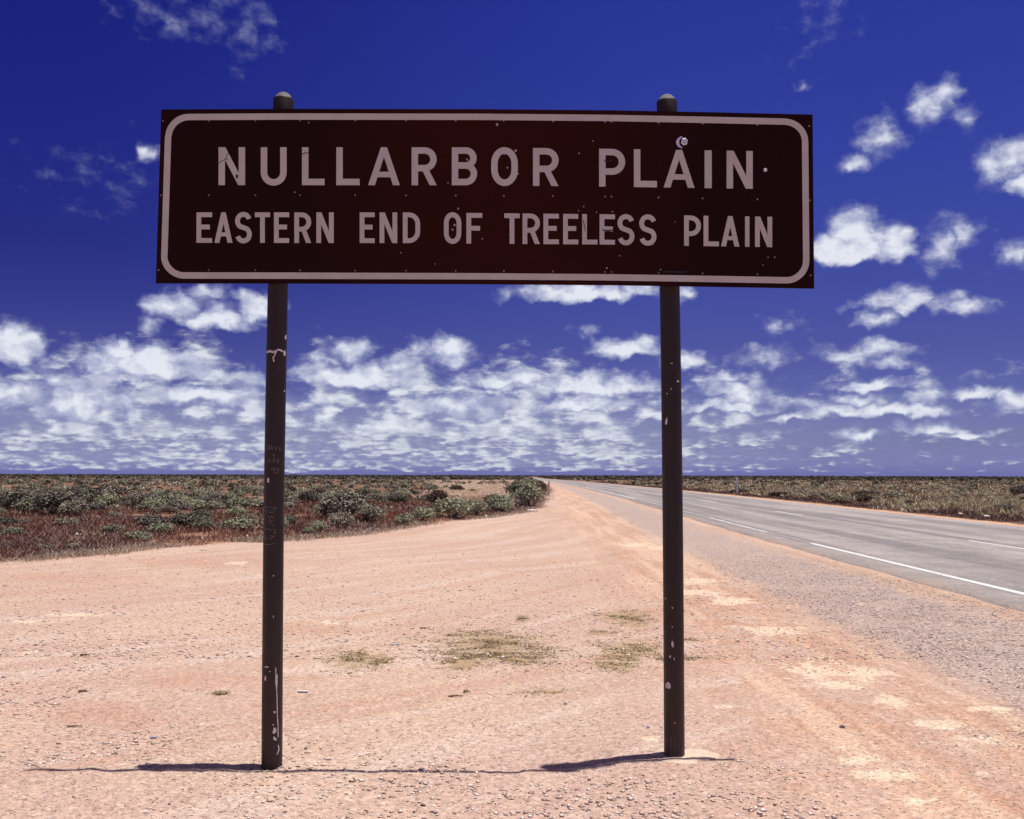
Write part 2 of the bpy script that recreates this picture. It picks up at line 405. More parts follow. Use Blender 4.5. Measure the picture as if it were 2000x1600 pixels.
# ---------------------------------------------------------------- materials of the ground
def ground_material():
    m, k, b = new_mat('gravel_and_soil')
    tc = k.n.new('ShaderNodeTexCoord').outputs['Object']
    scr = k.attr('scrub'); rx = k.attr('roadx'); sdv = k.attr('sdist'); crm = k.attr('cream'); olv = k.attr('olive'); rst = k.attr('rust'); along = k.attr('along')
    big = k.noise(tc, 0.35, 4.0, 0.6)
    mid = k.noise(k.v('ADD', tc, (9, 4, 0)), 2.2, 5.0, 0.65)
    fine = k.noise(tc, 22.0, 4.0, 0.7)
    grit = k.noise(tc, 90.0, 2.0, 0.6)
    # tyre tracks run along the curve of the turning bay
    tv = k.xyz(k.m('MULTIPLY', sdv, 1.7), k.m('MULTIPLY', along, 0.10))
    trk = k.noise(tv, 1.0, 5.0, 0.62)
    tv2 = k.xyz(k.m('MULTIPLY', rx, 2.2), k.m('MULTIPLY', along, 0.12))
    trk2 = k.noise(k.v('ADD', tv2, (40, 3, 0)), 1.0, 5.0, 0.62)
    pink = (0.60, 0.42, 0.345); paleg = (0.69, 0.54, 0.465); orange = (0.575, 0.355, 0.27); rust = (0.50, 0.24, 0.15); cream = (0.84, 0.66, 0.50)
    c = k.mix(k.ss(big, 0.40, 0.62), pink, (0.63, 0.455, 0.355))
    c = k.mix(k.m('MULTIPLY', k.ss(trk, 0.50, 0.66), 0.75), c, paleg)
    c = k.mix(k.m('MULTIPLY', k.ss(trk, 0.47, 0.32), 0.6), c, orange)
    c = k.mix(k.m('MULTIPLY', k.ss(k.m('ADD', k.m('MULTIPLY', rst, 0.75), k.m('ADD', k.m('MULTIPLY', k.m('SUBTRACT', mid, 0.5), 1.6), k.m('MULTIPLY', k.m('SUBTRACT', trk, 0.5), 1.8))), 0.12, 0.8), 0.62), c, (0.56, 0.325, 0.235))
    # strip of orange and cream soil beside the grey shoulder
    strip = k.m('MULTIPLY', k.ss(rx, -9.6, -8.2), k.ss(rx, -6.6, -7.0))
    sc_ = k.mix(k.ss(trk2, 0.42, 0.60), (0.55, 0.31, 0.21), (0.74, 0.51, 0.37))
    c = k.mix(k.m('MULTIPLY', strip, k.ss(k.m('ADD', mid, k.m('MULTIPLY', trk2, 0.6)), 0.62, 0.95, 0.15, 0.85)), c, sc_)
    # grey aggregate shoulder
    jit = k.m('MULTIPLY', k.m('SUBTRACT', mid, 0.5), 1.3)
    rxj = k.m('ADD', rx, jit)
    grey = k.m('MULTIPLY', k.ss(rxj, -7.4, -6.6), k.ss(rxj, -4.6, -5.35))
    vor = k.voro(tc, 55.0, 'Color')
    vg = k.sep(vor)[0]
    gcol = k.ramp(vg, ((0.0, (0.20, 0.165, 0.16)), (0.3, (0.40, 0.32, 0.30)), (0.8, (0.53, 0.43, 0.395)), (1.0, (0.72, 0.60, 0.53))))
    gcol = k.mix(k.ss(trk2, 0.55, 0.7), gcol, k.mix(0.5, gcol, (0.56, 0.39, 0.32)))
    c = k.mix(k.m('MULTIPLY', grey, 0.74), c, gcol)
    edge = k.m('MULTIPLY', k.ss(rxj, -5.3, -4.9), k.ss(rx, -4.0, -4.3))
    c = k.mix(k.m('MULTIPLY', edge, 0.62), c, k.mix(k.ss(trk2, .35, .65), (0.54, 0.36, 0.26), (0.66, 0.47, 0.36)))
    edge2 = k.m('MULTIPLY', k.ss(rx, 4.0, 4.2), k.ss(rx, 6.4, 5.6))
    c = k.mix(k.m('MULTIPLY', edge2, 0.9), c, k.mix(trk2, (0.62, 0.35, 0.21), (0.76, 0.52, 0.38)))
    # cream patches
    cn = k.noise(k.v('MULTIPLY', tc, (1.0, 0.62, 1)), 9.0, 6.0, 0.72)
    cn2 = k.noise(k.v('ADD', tc, (5, 1, 0)), 2.3, 4.0, 0.6)
    cmx = k.m('ADD', k.m('MULTIPLY', crm, 0.85), k.m('ADD', k.m('MULTIPLY', k.m('SUBTRACT', cn, 0.5), 1.7), k.m('MULTIPLY', k.m('SUBTRACT', cn2, 0.5), 1.5)))
    cmx = k.m('ADD', cmx, k.m('MULTIPLY', strip, 0.10))
    cm = k.ss(cmx, 0.38, 0.80)
    c = k.mix(k.m('MULTIPLY', cm, 0.8), c, cream)
    # olive stain of flattened weeds
    om = k.ss(k.m('ADD', olv, k.m('MULTIPLY', k.m('SUBTRACT', k.noise(k.v('MULTIPLY', tc, (1, 1.0, 1)), 9.0, 5.0, 0.72), 0.5), 2.0)), 0.35, 0.9)
    c = k.mix(k.m('MULTIPLY', om, 0.80), c, (0.40, 0.285, 0.16))
    # loose aggregate: every pebble its own tone
    v2 = k.voro(tc, 75.0, 'Color'); v2s = k.sep(v2)
    peb = k.ramp(v2s[0], ((0.0, (0.50, 0.44, 0.45)), (0.12, (0.85, 0.82, 0.82)), (0.7, (1.05, 1.03, 1.02)), (0.92, (1.22, 1.22, 1.22)), (1.0, (1.45, 1.45, 1.5))))
    c = k.mix(0.75, c, k.mix(1.0, c, peb, 'MULTIPLY'))
    v3 = k.sep(k.voro(k.v('ADD', tc, (3.3, 1.7, 0)), 21.0, 'Color'))
    v3d = k.voro(k.v('ADD', tc, (3.3, 1.7, 0)), 21.0, 'Distance')
    spot = k.m('MULTIPLY', k.ss(v3s_(k, v3[1]), 0.86, 0.9), k.ss(v3d, 0.35, 0.22))
    c = k.mix(k.m('MULTIPLY', spot, 0.6), c, k.ramp(v3[0], ((0.0, (0.20, 0.13, 0.11)), (0.5, (0.40, 0.30, 0.28)), (1.0, (0.85, 0.74, 0.66)))))
    f = k.lin(fine, 0.25, 0.75, 0.80, 1.20)
    c = k.mix(1.0, c, k.xyz(f, f, f), 'MULTIPLY')
    # scrub soil
    sb = k.noise(tc, 0.16, 4.0, 0.6)
    soil = k.mix(k.ss(sb, 0.5, 0.66), (0.17, 0.085, 0.06), (0.50, 0.26, 0.15))
    soil = k.mix(k.ss(mid, 0.3, 0.7), soil, k.mix(0.5, soil, (0.22, 0.15, 0.12)))
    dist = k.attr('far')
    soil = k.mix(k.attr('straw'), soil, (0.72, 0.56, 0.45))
    soil = k.mix(dist, soil, (0.055, 0.055, 0.045))  # soil colour darkened far out, standing for cloud shadow along the horizon
    sm = k.ss(k.m('ADD', scr, k.m('MULTIPLY', k.m('SUBTRACT', mid, 0.5), 0.9)), -0.15, 0.25)
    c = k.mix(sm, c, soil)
    k.put(b.inputs['Base Color'], c)
    k.put(b.inputs['Roughness'], 0.95); k.put(b.inputs['Specular IOR Level'], 0.1)
    bn = k.n.new('ShaderNodeBump'); bn.inputs['Strength'].default_value = 0.9; bn.inputs['Distance'].default_value = 0.006
    h = k.m('ADD', k.m('MULTIPLY', fine, 1.6), k.m('MULTIPLY', k.voro(tc, 75.0, 'Distance'), -0.8))
    h = k.m('ADD', h, k.m('MULTIPLY', grit, 0.4))
    k.put(bn.inputs['Height'], h); k.l.new(bn.outputs[0], b.inputs['Normal'])
    return m
def v3s_(k, s): return s

def asphalt_material():
    m, k, b = new_mat('worn_asphalt')
    tc = k.n.new('ShaderNodeTexCoord').outputs['Object']
    rx = k.attr('roadx'); al = k.attr('along')
    lanes = k.noise(k.xyz(k.m('MULTIPLY', rx, 1.1), k.m('MULTIPLY', al, 0.035)), 1.0, 4.0, 0.6)
    mid = k.noise(tc, 1.1, 5.0, 0.65)
    v = k.sep(k.voro(tc, 60.0, 'Color'))[0]
    c = k.mix(k.ss(lanes, 0.36, 0.64), (0.265, 0.235, 0.235), (0.43, 0.38, 0.36))
    # wheel paths
    wp = k.m('ABSOLUTE', k.m('SUBTRACT', k.m('ABSOLUTE', k.m('SUBTRACT', k.m('ABSOLUTE', rx), 2.0)), 0.85))
    c = k.mix(k.m('MULTIPLY', k.ss(wp, 0.55, 0.1), 0.35), c, (0.27, 0.24, 0.24))
    c = k.mix(k.m('MULTIPLY', k.ss(k.m('ABSOLUTE', rx), 3.3, 4.3), 0.5), c, (0.40, 0.34, 0.32))
    g = k.lin(v, 0.0, 1.0, 0.68, 1.32)
    c = k.mix(0.8, c, k.mix(1.0, c, k.xyz(g, g, g), 'MULTIPLY'))
    f = k.lin(k.m('ADD', k.m('MULTIPLY', mid, 0.6), k.m('MULTIPLY', k.noise(tc, 9.0, 4.0, 0.7), 0.4)), 0.32, 0.68, 0.78, 1.20)
    c = k.mix(1.0, c, k.xyz(f, f, f), 'MULTIPLY')
    # dust drifting in from the shoulders
    dm = k.m('MULTIPLY', k.ss(k.m('ADD', k.m('ABSOLUTE', rx), k.m('MULTIPLY', mid, 1.2)), 4.95, 5.25), 0.5)
    c = k.mix(dm, c, (0.50, 0.34, 0.26))
    k.put(b.inputs['Base Color'], c); k.put(b.inputs['Roughness'], 0.75); k.put(b.inputs['Specular IOR Level'], 0.3)
    bn = k.n.new('ShaderNodeBump'); bn.inputs['Strength'].default_value = 0.6; bn.inputs['Distance'].default_value = 0.004
    k.put(bn.inputs['Height'], k.voro(tc, 60.0, 'Distance')); k.l.new(bn.outputs[0], b.inputs['Normal'])
    return m

def paint_material():
    m, k, b = new_mat('worn_road_paint')
    tc = k.n.new('ShaderNodeTexCoord').outputs['Object']
    wear = k.attr('wear')
    n = k.noise(tc, 14.0, 5.0, 0.7); n2 = k.noise(tc, 0.7, 3.0, 0.6)
    w = k.m('ADD', k.m('ADD', n, k.m('MULTIPLY', n2, 0.3)), k.m('MULTIPLY', wear, 0.55))
    c = k.mix(k.ss(w, 0.74, 1.02), (0.80, 0.79, 0.78), (0.36, 0.32, 0.32))
    k.put(b.inputs['Base Color'], c); k.put(b.inputs['Roughness'], 0.6)
    return m

MAT_GROUND = ground_material()
MAT_ASPHALT = asphalt_material()
MAT_PAINT = paint_material()

# ---------------------------------------------------------------- ground sheet
def axis(fine_lo, fine_hi, step, lo, hi, growth):
    a = list(np.arange(fine_lo, fine_hi, step))
    s = step; x = a[-1]
    while x < hi:
        s *= growth; x += s; a.append(x)
    s = step; x = a[0]; pre = []
    while x > lo:
        s *= growth; x -= s; pre.append(x)
    return np.array(pre[::-1] + a)

def build_ground():
    xs = axis(-4.2, 6.0, 0.035, -30000, 30000, 1.035)
    ys = axis(3.2, 7.5, 0.03, -3000, 40000, 1.022)
    X, Y = np.meshgrid(xs, ys)
    sdl = border_sd(X, Y)
    rx = X - road_x(Y)
    scr = np.maximum(sdl, rx - VERGE_R)
    far_road = (np.abs(rx) < 6.0)
    Z = gz(X, Y, scr)
    n, m_ = X.shape
    V = np.stack([X.ravel(), Y.ravel(), Z.ravel()], 1)
    i = np.arange(n * m_).reshape(n, m_)
    Fc = np.stack([i[:-1, :-1].ravel(), i[:-1, 1:].ravel(), i[1:, 1:].ravel(), i[1:, :-1].ravel()], 1)
    near = (Y < 40) & (Y > 2) & (np.abs(X) < 30)
    crm = np.zeros(X.shape); olv = np.zeros(X.shape); rst = np.zeros(X.shape)
    crm[near] = ell_mask(X[near], Y[near], CREAM_PX); olv[near] = ell_mask(X[near], Y[near], OLIVE_PX); rst[near] = ell_mask(X[near], Y[near], RUST_PX)
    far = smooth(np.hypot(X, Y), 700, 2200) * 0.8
    q_ = X / np.maximum(Y, 1)
    strw = smooth(q_, -.09, -.07) * smooth(-q_, -.012, .004) * smooth(Y, 54, 66) * (1 - smooth(Y, 300, 360))
    along = Y + X * 0.9 * smooth(-Y, -30, -8)
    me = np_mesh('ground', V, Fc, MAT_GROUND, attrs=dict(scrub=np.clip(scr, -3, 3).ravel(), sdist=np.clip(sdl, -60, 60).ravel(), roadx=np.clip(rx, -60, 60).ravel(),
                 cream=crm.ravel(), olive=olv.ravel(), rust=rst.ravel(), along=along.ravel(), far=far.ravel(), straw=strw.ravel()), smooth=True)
    tag(link('ground', me), kind='structure')

def ribbon(name, mat, off0, off1, y0, y1, z, step=1.5, wear=0.0, thick=0.0, cols=1, kind=None, jag=0.0):
    ys = [y0]
    while ys[-1] < y1: ys.append(min(y1, ys[-1] + max(step, abs(ys[-1]) * 0.02)))
    ys = np.array(ys)
    xc = road_x(ys)
    dx = np.gradient(xc, ys); nx = 1 / np.sqrt(1 + dx * dx); ny = -dx * nx
    offs = np.linspace(off0, off1, cols + 1)
    V = []; RX = []; AL = []
    for j, o in enumerate(offs):
        oo = np.full(len(ys), o)
        if jag and j == 0: oo = oo + (fbm(ys * 1.0, ys * 0, 0.9, 4, 3) - 0.5) * jag
        if jag and j == cols: oo = oo + (fbm(ys * 1.0, ys * 0, 0.9, 4, 8) - 0.5) * jag
        V.append(np.stack([xc + nx * oo, ys + ny * oo, np.full(len(ys), z) + rise(ys)], 1)); RX.append(oo); AL.append(ys)
    if thick:   # skirts on both long sides
        a = V[0].copy(); a[:, 2] -= thick; a[:, 0] -= 0.05; bq = V[-1].copy(); bq[:, 2] -= thick; bq[:, 0] += 0.05
        V = [a] + V + [bq]; RX = [RX[0]] + RX + [RX[-1]]; AL = [AL[0]] + AL + [AL[-1]]
    nc = len(V); nr = len(ys)
    VV = np.stack(V, 1).reshape(-1, 3)
    i = np.arange(nr * nc).reshape(nr, nc)
    Fc = np.stack([i[:-1, :-1].ravel(), i[:-1, 1:].ravel(), i[1:, 1:].ravel(), i[1:, :-1].ravel()], 1)
    me = np_mesh(name, VV, Fc, mat, attrs=dict(roadx=np.stack(RX, 1).ravel(), along=np.stack(AL, 1).ravel(), wear=np.full(nr * nc, wear)))
    return link(name, me)

build_ground()
tag(ribbon('road', MAT_ASPHALT, -4.52, 4.35, -60, 1400, 0.045, step=0.25, thick=0.06, cols=6, jag=0.16), kind='structure')
ZP = 0.050
near_brk = on_ground(1568, 1066).y
w0 = on_ground(1500, 1050).y; w1 = on_ground(1214, 976).y
lines = [(-3.98, -3.84, -50, near_brk, 0.10), (-3.98, -3.84, near_brk + 0.02, near_brk + 4, .8), (-3.98, -3.84, near_brk + 4.02, 34, .35), (-3.98, -3.84, 34.02, w1, .6),
         (-3.98, -3.84, w1 + 0.02, 900, .05), (3.86, 4.00, -50, 900, .38)]
for a0, a1, y0, y1, wr in lines:
    tag(ribbon('edge_line', MAT_PAINT, a0, a1, y0, y1, ZP, wear=wr), kind='structure')
dash0 = on_ground(1520, 1001).y
yy = dash0 - 12 * 6
dy_first = on_ground(1907, 1060).y
pitch_ = dash0 - dy_first
pitch_ = abs(pitch_)
# dashes: each begins at its far end
for q in range(-4, 30):
    far_end = dash0 + q * pitch_ * 1.0
    tag(ribbon('centre_line', MAT_PAINT, -0.06, 0.06, far_end - 4.3, far_end, ZP, wear=.12 if q < 1 else .3), kind='structure')
print('pitch', pitch_, 'Y_FRONT', Y_FRONT, 'baserz', base_r_z, BORDER[4:15])

# ---------------------------------------------------------------- the sign
POST_R = 0.0
pL_bot = (530.5, 1503.0); pL_top = (553.5, 200.0)
pR_bot = (1317.0, 1482.0); pR_top = (1302.0, 205.0)
POST_R = (on_plane_y(551.0, 1450, Y_FRONT).x - on_plane_y(510.5, 1450, Y_FRONT).x) / 2
Y_POST = Y_FRONT + POST_R
Y_SIGN = Y_FRONT - 0.034           # front face of the panel

def post_material():
    m, k, b = new_mat('dark_brown_post_paint')
    tc = k.n.new('ShaderNodeTexCoord').outputs['Object']
    n = k.noise(tc, 5.0, 5.0, 0.65, dim='3D'); n2 = k.noise(k.v('MULTIPLY', tc, (60, 60, 9)), 1.0, 4.0, 0.7, dim='3D')
    c = k.mix(n, (0.017, 0.0095, 0.010), (0.028, 0.016, 0.015))
    z = k.sep(tc)[2]
    c = k.mix(k.m('MULTIPLY', k.ss(z, 1.1, 0.0), k.lin(n2, 0.3, 0.7, 0.1, 0.5)), c, (0.075, 0.045, 0.035))
    c = k.mix(k.ss(n2, 0.70, 0.74, 0.0, 0.35), c, (0.20, 0.15, 0.14))
    k.put(b.inputs['Base Color'], c); k.put(b.inputs['Roughness'], k.lin(n, 0.3, 0.7, 0.38, 0.6)); k.put(b.inputs['Specular IOR Level'], 0.35)
    bn = k.n.new('ShaderNodeBump'); bn.inputs['Strength'].default_value = 0.25; bn.inputs['Distance'].default_value = 0.002
    k.put(bn.inputs['Height'], n2); k.l.new(bn.outputs[0], b.inputs['Normal'])
    return m

def panel_material():
    m, k, b = new_mat('brown_sign_sheeting')
    tc = k.n.new('ShaderNodeTexCoord').outputs['Object']
    n = k.noise(tc, 0.55, 3.0, 0.5, dim='3D'); n2 = k.noise(tc, 26.0, 5.0, 0.7, dim='3D')
    n = k.m('ADD', k.m('MULTIPLY', n, 0.45), k.ss(k.m('ABSOLUTE', k.m('SUBTRACT', k.sep(tc)[0], 0.15)), 1.5, 0.1, 0.0, 0.42))
    c = k.mix(k.ss(n, 0.30, 0.66), (0.019, 0.0042, 0.0040), (0.038, 0.0062, 0.0036))
    c = k.mix(k.ss(n2, 0.66, 0.78, 0, 0.35), c, (0.10, 0.022, 0.012))
    k.put(b.inputs['Base Color'], c); k.put(b.inputs['Roughness'], 0.6); k.put(b.inputs['Specular IOR Level'], 0.09)
    return m

MAT_POST = post_material()
MAT_PANEL = panel_material()
MAT_WHITE = simple_mat('faded_white_film', (0.55, 0.515, 0.505), 0.6, 0, 0.07, 8.0, spec=0.2)
MAT_ALU = simple_mat('aluminium_back', (0.42, 0.42, 0.43), 0.5, 0.6, 0.12, 6.0)
MAT_RIVET = simple_mat('dull_rivet', (0.17, 0.11, 0.11), 0.5, 0.2, 0.2, 20.0)
MAT_CHIP = simple_mat('chipped_bare_metal', (0.62, 0.55, 0.55), 0.6, 0.0, 0.3, 60.0)
MAT_SCRATCH = simple_mat('scratched_paint', (0.135, 0.105, 0.12), 0.8, 0.0, 0.45, 80.0)
MAT_STEEL = simple_mat('bright_steel', (0.72, 0.70, 0.78), 0.35, 0.3, 0.2, 60.0)
MAT_DARK = simple_mat('dark_dent', (0.012, 0.010, 0.02), 0.7, 0.0, 0.3, 60.0)
MAT_DOME = simple_mat('bleached_cap_top', (0.17, 0.15, 0.155), 0.8, 0.0, 0.2, 40.0)
MAT_CONC = simple_mat('pale_concrete', (0.72, 0.55, 0.43), 0.95, 0.0, 0.16, 25.0, bump=0.6)

Y_OFF = 0.0
def sp(px, py, lift=0.0):
    """photo position -> point on the panel face, lifted towards the viewer"""
    p = on_plane_y(px, py, Y_SIGN)
    return Vector((p.x, Y_SIGN - lift, p.z))

ROOT_LOC = Vector((on_plane_y(923, 1492, Y_FRONT).x, Y_POST, 0.0))
sign = bpy.data.objects.new('road_sign', None); C.objects.link(sign)
sign.location = ROOT_LOC
tag(sign, 'long brown road sign on two dark posts reading NULLARBOR PLAIN, EASTERN END OF TREELESS PLAIN', 'road sign')

def link_local(name, verts, faces, mat, parent, smoothf=False):
    """verts in world space, stored relative to the sign's base"""
    me = mesh_from(name, [Vector(v) - ROOT_LOC for v in verts], faces, mat, smoothf)
    return link(name, me, parent)

TOP_X = [315, 560, 940, 1187, 1380, 1587]; TOP_Y = [214.0, 212.8, 213.4, 215.6, 219.3, 224.0]
BOT_X = [304, 560, 940, 1187, 1380, 1590]; BOT_Y = [553.5, 554.0, 555.3, 557.2, 560.3, 564.0]
def top_y(x): return float(np.interp(x, TOP_X, TOP_Y))
def bot_y(x): return float(np.interp(x, BOT_X, BOT_Y))
def left_x(y): return 315 + (y - 214) * (304.3 - 315) / 339.5
def right_x(y): return 1587 + (y - 224) * 3.2 / 340

def plate(name, outline, mat, parent, front, thick):
    """outline in photo pixels (clockwise or not) -> closed plate on the sign"""
    P = [sp(x, y, front) for x, y in outline]
    n = len(P)
    V = P + [p + Vector((0, thick, 0)) for p in P]
    F = [list(range(n)), list(range(2 * n - 1, n - 1, -1))] + [[i, (i + 1) % n + 0, (i + 1) % n + n, i + n] for i in range(n)]
    return V, F

class Acc:
    def __init__(self): self.V = []; self.F = []; self.M = []
    def add(self, V, F, mi=0):
        o = len(self.V); self.V += [Vector(v) for v in V]; self.F += [[i + o for i in f] for f in F]; self.M += [mi] * len(F)
    def obj(self, name, mat, parent, smoothf=False):
        o = link_local(name, self.V, self.F, mat, parent, smoothf)
        if any(self.M): o.data.polygons.foreach_set('material_index', self.M)
        return o

class Each(Acc):
    """every shape added becomes a piece of its own"""
    def __init__(self, name, mat, parent): self.nmp = (name, mat, parent)
    def add(self, V, F, mi=0):
        a = Acc(); a.add(V, F); a.obj(*self.nmp)

# two sheets that meet at the seam at x = 1187
TH = 0.004
def sheet(x0, x1, edge_l, edge_r):
    xs_ = [x0] + [x for x in (560, 940, 1380) if x0 < x < x1] + [x1]
    top = [((left_x(214) if (edge_l and i == 0) else right_x(224) if (edge_r and i == len(xs_) - 1) else x), top_y(x)) for i, x in enumerate(xs_)]
    bot = [((304.3 if (edge_l and i == 0) else 1590.2 if (edge_r and i == len(xs_) - 1) else x), bot_y(x)) for i, x in enumerate(xs_)]
    return top + bot[::-1]
V, F = plate('panel', sheet(315, 1187.2, True, False), MAT_PANEL, sign, 0, TH)
panelA = link_local('panel', V, F, MAT_PANEL, sign)
V, F = plate('panel', sheet(1186.8, 1587, False, True), MAT_PANEL, sign, 0.0006, TH - .001)
panelB = link_local('panel', V, F, MAT_PANEL, sign)

# white border, a rounded loop split at the seam
def loop(inset, r, n=12):
    l = lambda y: left_x(y) + inset; rr = lambda y: right_x(y) - inset
    t = lambda x: top_y(x) + inset; bt = lambda x: bot_y(x) - inset
    pts = []
    for x in np.linspace(315 + inset + r, 1587 - inset - r, 40): pts.append((x, t(x)))
    cx, cy = rr(270) - r, t(1550) + r
    for a in np.linspace(80, 10, n): pts.append((cx + r * math.cos(rad(a)) + 0.2, cy - r * math.sin(rad(a))))
    for y in np.linspace(224 + inset + r, 563 - inset - r, 14): pts.append((rr(y), y))
    cx, cy = rr(520) - r, bt(1550) - r
    for a in np.linspace(-10, -80, n): pts.append((cx + r * math.cos(rad(a)), cy - r * math.sin(rad(a))))
    for x in np.linspace(1590 - inset - r, 304 + inset + r, 40): pts.append((x, bt(x)))
    cx, cy = l(520) + r, bt(340) - r
    for a in np.linspace(260, 190, n): pts.append((cx + r * math.cos(rad(a)), cy - r * math.sin(rad(a))))
    for y in np.linspace(553 - inset - r, 214 + inset + r, 14): pts.append((l(y), y))
    cx, cy = l(240) + r, t(350) + r
    for a in np.linspace(170, 100, n): pts.append((cx + r * math.cos(rad(a)), cy - r * math.sin(rad(a))))
    return pts
LIFT = 0.0022
outer = loop(9.0, 46); inner = loop(21.5, 33.5)
for parent_, test in ((panelA, lambda x: x < 1187), (panelB, lambda x: x >= 1187)):
    a = Acc(); n = len(outer)
    for i in range(n):
        j = (i + 1) % n
        if test((outer[i][0] + outer[j][0]) / 2):
            q = [sp(*outer[i], LIFT), sp(*outer[j], LIFT), sp(*inner[j], LIFT), sp(*inner[i], LIFT)]
            a.add(q, [[0, 1, 2, 3]])
    a.obj('border', MAT_WHITE, parent_)

# lettering drawn as strokes
def arc(cx, cy, ax, ay, a0, a1, n=14):
    return [(cx + ax * math.cos(rad(t)), cy + ay * math.sin(rad(t))) for t in np.linspace(a0, a1, n)]
def glyph(ch, w, h, t):
    """list of ('path', pts) and ('poly', pts), origin bottom left, y up"""
    P = lambda *pts: ('path', list(pts))
    Q = lambda *pts: ('poly', list(pts))
    hh = t / 2
    if ch == 'I': return [Q((0, 0), (w, 0), (w, h), (0, h))]
    if ch == 'L': return [P((hh, h), (hh, hh), (w, hh))]
    if ch == 'T': return [P((0, h - hh), (w, h - hh)), P((w / 2, h - t), (w / 2, 0))]
    if ch == 'E': return [P((w, h - hh), (hh, h - hh), (hh, hh), (w, hh)), P((t, h * .52), (w * .86, h * .52))]
    if ch == 'F': return [P((w, h - hh), (hh, h - hh), (hh, 0)), P((t, h * .50), (w * .86, h * .50))]
    if ch == 'N':
        d = t * 1.08
        return [Q((0, 0), (t, 0), (t, h), (0, h)), Q((w - t, 0), (w, 0), (w, h), (w - t, h)), Q((0.02, h), (d, h), (w, 0), (w - d, 0))]
    if ch == 'A':
        k_ = t * 1.06; a = w / 2
        return [Q((0, 0), (k_, 0), (a + hh * .95, h), (a - hh * .95, h)), Q((w - k_, 0), (w, 0), (a + hh * .95, h), (a - hh * .95, h)),
                Q((w * .2, h * .21), (w * .8, h * .21), (w * .76, h * .21 + t * .85), (w * .24, h * .21 + t * .85))]
    if ch == 'U':
        r = w / 2 - hh
        return [P(*([(hh, h), (hh, r + hh)] + arc(w / 2, r + hh, r, r, 180, 360)[1:] + [(w - hh, h)]))]
    if ch == 'O':
        r = w / 2 - hh; ry = min(r * 1.25, h / 2 - hh)
        return [('loop', arc(w / 2, h - hh - ry, r, ry, 0, 180) + arc(w / 2, hh + ry, r, ry, 180, 360))]
    if ch == 'D':
        r = w * .52; x = w - hh - r
        return [P((hh, 0), (hh, h)), P(*([(t, h - hh), (x, h - hh)] + arc(x, h - hh - r, r, r, 90, 0)[1:] + arc(x, hh + r, r, r, 0, -90) + [(t, hh)]))]
    if ch in 'PRB':
        ym = h * (.40 if ch == 'P' else .45); r = (h - hh - ym) / 2; x = w - hh - r
        if ch == 'B': ym = h * .52; r = (h - hh - ym) / 2; x = w - hh - r - w * .02
        out = [P((hh, 0), (hh, h)), P(*([(t, h - hh), (x, h - hh)] + arc(x, h - hh - r, r, r, 90, -90)[1:] + [(t, ym)]))]
        if ch == 'R': out.append(Q((w * .42, ym - hh * .6), (w * .42 + t * 1.06, ym - hh * .6), (w, 0), (w - t * 1.1, 0)))
        if ch == 'B':
            r = (ym - hh) / 2; x = w - hh - r
            out.append(P(*([(t, ym), (x, ym)] + arc(x, ym - r, r, r, 90, -90)[1:] + [(t, hh)])))
        return out
    if ch == 'S':
        a = w / 2 - hh; b_ = (h / 2 - hh) / 2
        up = arc(w / 2, h - hh - b_, a, b_, 18, 232, 16); lo = arc(w / 2, hh + b_, a, b_, 52, -162, 16)
        return [P(*(up + lo))]
    return []
def stroke(pts, t, closed=False):
    n = len(pts); L = []; R = []
    for i in range(n):
        if closed: p0 = pts[(i - 1) % n]; p1 = pts[(i + 1) % n]
        else: p0 = pts[max(i - 1, 0)]; p1 = pts[min(i + 1, n - 1)]
        p = pts[i]
        def nrm(a, b):
            dx, dy = b[0] - a[0], b[1] - a[1]; l = math.hypot(dx, dy) or 1e-9
            return (-dy / l, dx / l)
        n0 = nrm(p0, p) if p0 != p else nrm(p, p1); n1 = nrm(p, p1) if p1 != p else n0
        mx, my = n0[0] + n1[0], n0[1] + n1[1]; l2 = math.hypot(mx, my) or 1e-9; mx /= l2; my /= l2
        s = (t / 2) / max(0.35, mx * n0[0] + my * n0[1])
        L.append((p[0] + mx * s, p[1] + my * s)); R.append((p[0] - mx * s, p[1] - my * s))
    return L, R
LINE1 = [('N', 427, 479), ('U', 509.5, 560), ('L', 590, 634), ('L', 657, 702.6), ('A', 719, 781), ('R', 804, 853), ('B', 882.5, 932), ('O', 959.4, 1011.4), ('R', 1041, 1091),
         ('P', 1170, 1221), ('L', 1238, 1283), ('A', 1296, 1356.5), ('I', 1376, 1390), ('N', 1419, 1470)]
LINE2 = [('E', 384, 414.5), ('A', 419, 454.4), ('S', 459.4, 492), ('T', 498, 527.7), ('E', 535.3, 565), ('R', 575, 608), ('N', 618, 652), ('E', 702.6, 732), ('N', 741.5, 776), ('D', 786.8, 820.7),
         ('O', 867, 901), ('F', 911, 942), ('T', 985, 1015), ('R', 1020.6, 1054.6), ('E', 1061.4, 1091.6), ('E', 1099.8, 1129.4), ('L', 1137, 1167), ('E', 1171, 1201), ('S', 1206, 1239), ('S', 1248.4, 1282),
         ('P', 1336, 1369), ('L', 1374, 1404), ('A', 1408, 1444), ('I', 1455, 1463.6), ('N', 1474.5, 1508)]
CAP1 = ([427, 932, 1187, 1470], [288, 288.2, 291, 295.5]); BAS1 = ([427, 932, 1187, 1470], [362, 362.3, 365, 369.2])
CAP2 = ([384, 820, 985, 1187, 1336, 1508], [415.2, 415.3, 417, 419, 421, 423.8]); BAS2 = ([384, 820, 985, 1187, 1336, 1508], [474.6, 475.2, 476.6, 478, 480.4, 483.2])
seq = [0]
